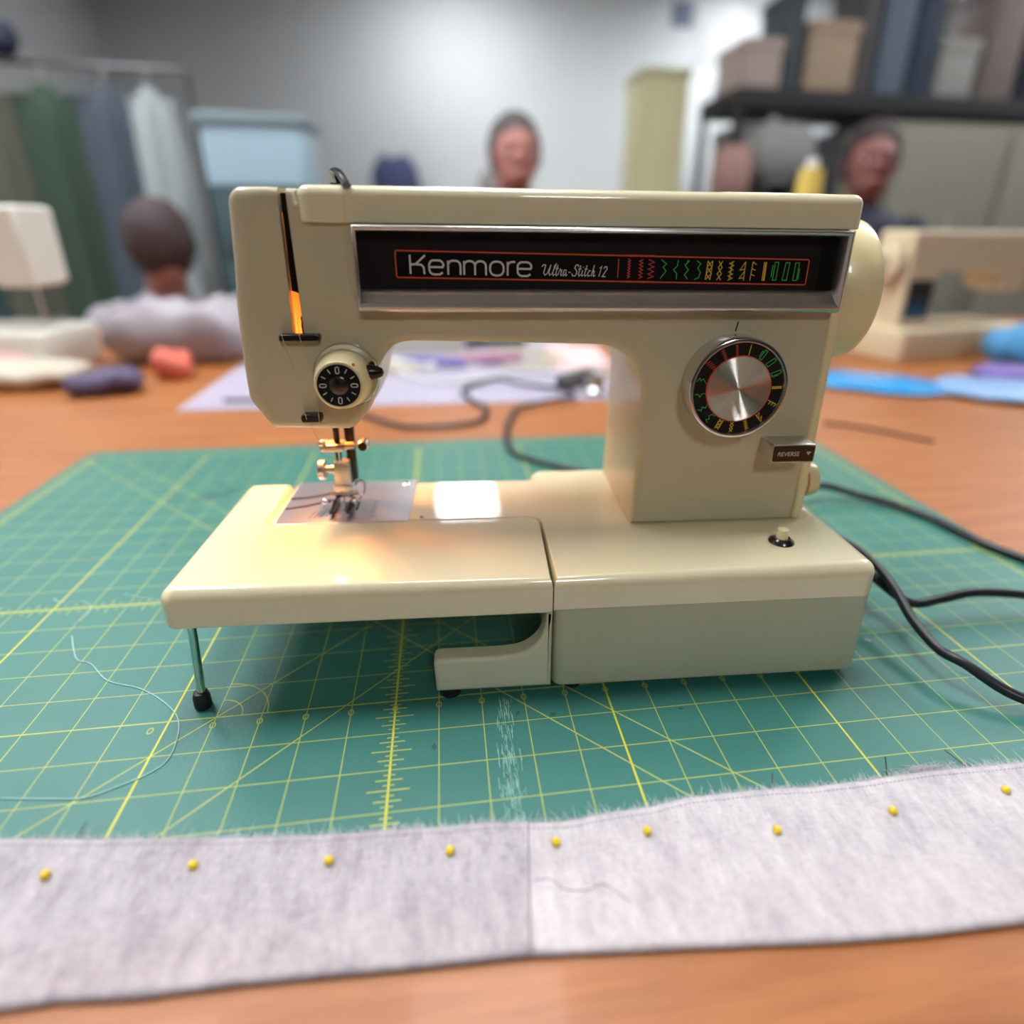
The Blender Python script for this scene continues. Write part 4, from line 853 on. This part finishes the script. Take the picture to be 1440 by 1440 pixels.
def garment(x, y, top, ln, c, label, i):
    g_ = thing('garment', label, 'garment', (x, y, top-ln), 0, 'clothes on the garment rack')
    bm = bmesh.new(); w_ = 4.1 if i < 5 else 3.0
    rings = []
    for k in range(13):
        f = k/12; zz = ln*(1-f); ww = w_*(1.0 if f > .12 else .3+.7*f/.12)*(1+.12*f); dd = 1.6+1.0*f if f > .05 else .8
        rings.append([bm.verts.new((ww*math.cos(a)*(1+.09*math.sin(a*6+i)), dd*math.sin(a)*(1+.2*math.sin(a*6+i)), zz-.8)) for a in [j*2*PI/36 for j in range(36)]])
    for a, b in zip(rings, rings[1:]):
        for j in range(36): bm.faces.new((a[j], a[(j+1)%36], b[(j+1)%36], b[j]))
    bm.faces.new(rings[0]); bm.faces.new(rings[-1]); obj('cloth_body', bm, cm('garment_cloth_%d' % i, c, rough=.9), g_)
    for s in (-1, 1): obj('sleeve', tube([(s*w_*.85,0,ln-2.2),(s*(w_+.3),.4,ln*.6),(s*(w_+.2),.8,ln*.3)], lambda t: 1.2-.3*t, 10), M['garment_cloth_%d' % i], g_)
    obj('hanger', tube([(0,0,ln-1),(0,0,ln+.4),(.5,0,ln+1.2),(0,0,ln+1.9),(-.5,0,ln+1.4)], .12, 6), 'steel', g_)
for i, (x, lb, c, ln) in enumerate(G): garment(x, 112, 31.2, ln+16, c, lb, i)
t = thing('navy_bag', 'dark navy bag hanging from the left wall high above the rack', 'bag', (-75.5, 134, 33))
packet('navy_cap', 'dark navy bundle resting on top of the garment rack', 'bundle', -66.5, 112, 9, 5, 4.6, 0, cm('deep_navy', (22,28,56)), z0=33.75)
bpy.data.objects.remove(t)
# drawer cabinet with blue bin
t = thing('drawer_cabinet', 'dark teal drawer cabinet behind the head of the almond machine', 'cabinet', (-24, 100, FZ))
obj('body', loc(box(-32, -17, 94, 108, FZ, 15.4, .3), t), cm('dark_teal', (58,78,82)), t)
for k in range(5):
    d = obj('drawer', loc(box(-31.2, -17.8, 93.3, 94.2, FZ+2+k*8.4, FZ+9.6+k*8.4, .2), t), cm('teal_drawer', (66,86,90)), t)
    obj('handle', loc(tube([(-27,93.2,FZ+6+k*8.4),(-26.6,92.5,FZ+6+k*8.4),(-22.4,92.5,FZ+6+k*8.4),(-22,93.2,FZ+6+k*8.4)], .25, 6), t), 'steel', d)
t = thing('storage_bin', 'translucent light blue storage bin on top of the drawer cabinet', 'storage bin', (-25, 100, 15.4))
obj('bin_body', loc(prism(rrect(-32.6, 95, -17.6, 107, 1.5), 15.4, 23.6, .5, 0, 4), t), cm('bin_blue', (176,204,218), rough=.3), t); obj('bin_lid', loc(prism(rrect(-33.4, 94.3, -16.8, 107.7, 1.6), 23.6, 25, .2, .4, 4), t), cm('bin_lid_grey', (128,146,154), rough=.4), t)
# low cupboards by the back wall
t = thing('wall_cupboard', 'low white cupboard against the back wall', 'cupboard', (20, 238, FZ))
obj('body', loc(box(-30, 75, 226, 249.4, FZ, 14.5, .3), t), 'white', t); obj('worktop', loc(box(-31, 76, 225, 249.4, 14.5, 16, .2), t), 'white', t)
for k in range(5):
    d = obj('door', loc(box(-29+k*20.8, -9+k*20.8, 225.2, 226.1, FZ+3, 13.8, .15), t), 'white', t); obj('handle', loc(tube([(-11+k*20.8,225.1,4),(-11+k*20.8,224.3,4.5),(-11+k*20.8,224.3,8),(-11+k*20.8,225.1,8.5)], .25, 6), t), 'steel', d)
packet('tote_bag', 'dark navy tote bag on the far white cupboard', 'bag', -13, 236, 17, 10, 16, 0, cm('tote_navy', (58,66,104)), z0=16)
packet('tote_bag', 'grey-brown tote bag on the far white cupboard', 'bag', 23, 236, 14, 9, 13, 0, cm('tote_grey', (150,142,138)), z0=16)
# tall cream cabinet
t = thing('tall_cupboard', 'tall narrow cream cupboard standing left of the dark shelving', 'cupboard', (58, 158, FZ))
obj('body', loc(box(50.5, 62, 152, 166, FZ, 43.5, .3), t), cm('cupboard_cream', (214,206,160)), t)
obj('cornice', loc(box(50, 62.5, 151.5, 166.5, 43.5, 45.4, .3), t), cm('cupboard_top', (196,190,150)), t)
d = obj('door', loc(box(51.3, 61.2, 151.2, 152.1, FZ+3, 42.8, .2), t), M['cupboard_cream'], t); obj('handle', loc(tube([(52.6,151.1,3),(52.6,150.4,3.4),(52.6,150.4,7),(52.6,151.1,7.4)], .25, 6), t), 'steel', d)
# dark shelving with cartons
t = thing('storage_shelving', 'wide dark steel shelving unit filling the right background', 'shelving', (115, 150, FZ))
SX0, SX1 = 70, 186
for x in (SX0, 108, 146, SX1):
    for y in (141, 161): obj('upright', loc(box(x-.8, x+.8, y-.8, y+.8, FZ, 39.4, .1), t), cm('shelf_dark', (40,38,40)), t)
for k, zz in enumerate((-24, -3, 14, 36)): obj('shelf_board', loc(box(SX0-1, SX1+1, 140, 162, zz-.1, zz+(1.4 if k < 3 else 4), .2), t), M['shelf_dark'], t)
def carton(x0, x1, z0, z1, c, label, y0=143, y1=158, nm='carton', cat='carton', grp='cartons on the dark shelving'):
    t = thing(nm, label, cat, ((x0+x1)/2, (y0+y1)/2, z0), 0, grp)
    mn = 'carton_%d_%d_%d' % c
    if mn not in M: cm(mn, c)
    obj('body', loc(box(x0, x1, y0, y1, z0, z1, .25), t), mn, t); obj('lid', loc(box(x0-.3, x1+.3, y0-.3, y1+.3, z1-2.5, z1+.1, .2), t), mn, t)
carton(71, 80, 40, 50, (176,158,148), 'pinkish beige carton at the left end of the top shelf')
carton(81, 84.5, 40, 60, (66,74,80), 'tall dark slate carton between the beige and the tan carton')
carton(86, 98, 40, 54, (168,146,122), 'tan carton on the top shelf of the dark shelving')
carton(99, 102, 40, 64, (84,80,80), 'thin grey-brown upright carton right of the tan carton')
carton(103.5, 111, 40, 62, (92,104,118), 'slate blue upright carton on the top shelf')
carton(112, 118, 40, 68, (44,56,74), 'dark blue tall carton on the top shelf')
carton(119.5, 129, 40, 52, (150,148,142), 'pale grey low carton on the top shelf')
carton(131, 140, 40, 64, (118,104,98), 'brown-grey tall carton on the top shelf')
carton(142, 160, 41, 66, (36,42,54), 'near-black wide carton at the right of the top shelf')
carton(72, 84, 15.5, 33, (120,118,118), 'mid grey carton on the second shelf')
carton(86, 101, 15.5, 31, (62,60,64), 'charcoal carton on the second shelf')
carton(103, 116, 15.5, 34, (50,48,52), 'black carton in the middle of the second shelf')
carton(118, 133, 15.5, 33, (58,50,46), 'dark brown carton on the second shelf')
carton(136, 155, 15.5, 32, (46,42,42), 'dark carton at the right end of the second shelf')
packet('cloth_bundle', 'dusty pink cloth bundle at the left end of the second shelf', 'fabric', 66, 132, 8, 7, 11, 0, cm('dusty_rose', (170,130,122)), z0=16)
t = thing('side_stand', 'slim grey stand carrying the dusty pink bundle', 'stand', (66, 132, FZ))
obj('top', loc(box(61, 71, 127, 137, 15, 16, .2), t), 'guide', t); obj('column', loc(box(65, 67, 131, 133, FZ+1, 15, .2), t), 'guide', t); obj('foot', loc(box(61, 71, 126, 138, FZ, FZ+1, .3), t), 'guide', t)
packet('storage_sack', 'pale grey stuffed sack piled on the shelving top between cartons', 'sack', 78, 134.5, 15, 9, 12, 0, cm('sack_grey', (142,142,138)), z0=20.0)
t = thing('side_stand', 'wide grey stand carrying the pale grey sack', 'stand', (78, 134.5, FZ))
obj('top', loc(box(71.5, 86, 129, 139.3, 19, 20, .2), t), 'guide', t); obj('column', loc(box(77, 79, 133, 135, FZ+1, 19, .2), t), 'guide', t); obj('foot', loc(box(72, 85, 129, 139, FZ, FZ+1, .3), t), 'guide', t)
# grey-olive cabinet
t = thing('steel_cabinet', 'grey-olive steel cabinet behind the aged cream sewing machine', 'cabinet', (95, 100, FZ))
obj('body', loc(box(78, 122, 96, 110, FZ, 27.5, .4), t), cm('olive_grey', (118,116,100)), t)
for x0 in (79, 100.5):
    d = obj('door', loc(box(x0, x0+20.5, 95.2, 96.1, FZ+2, 26.5, .2), t), cm('door_grey', (134,131,118)), t); obj('handle', loc(tube([(x0+18,95.1,-2),(x0+18,94.4,-1.5),(x0+18,94.4,3),(x0+18,95.1,3.5)], .25, 6), t), 'steel', d)
# notices on the back wall
for i, (x, z, ww, hh, c, lb) in enumerate(((108,78,18,20,(236,236,234),'white notice sheet high on the back wall at the right'), (93,83,8,8,(120,128,150),'small blue-grey notice high on the back wall'), (115,57,14,10,(150,158,186),'lilac notice below the white sheet on the back wall'))):
    t = thing('wall_notice', lb, 'notice', (x, Y1, z-hh/2)); obj('sheet', loc(box(x-ww/2, x+ww/2, Y1-.3, Y1, z-hh/2, z+hh/2, .02), t), cm('notice_%d' % i, c), t)
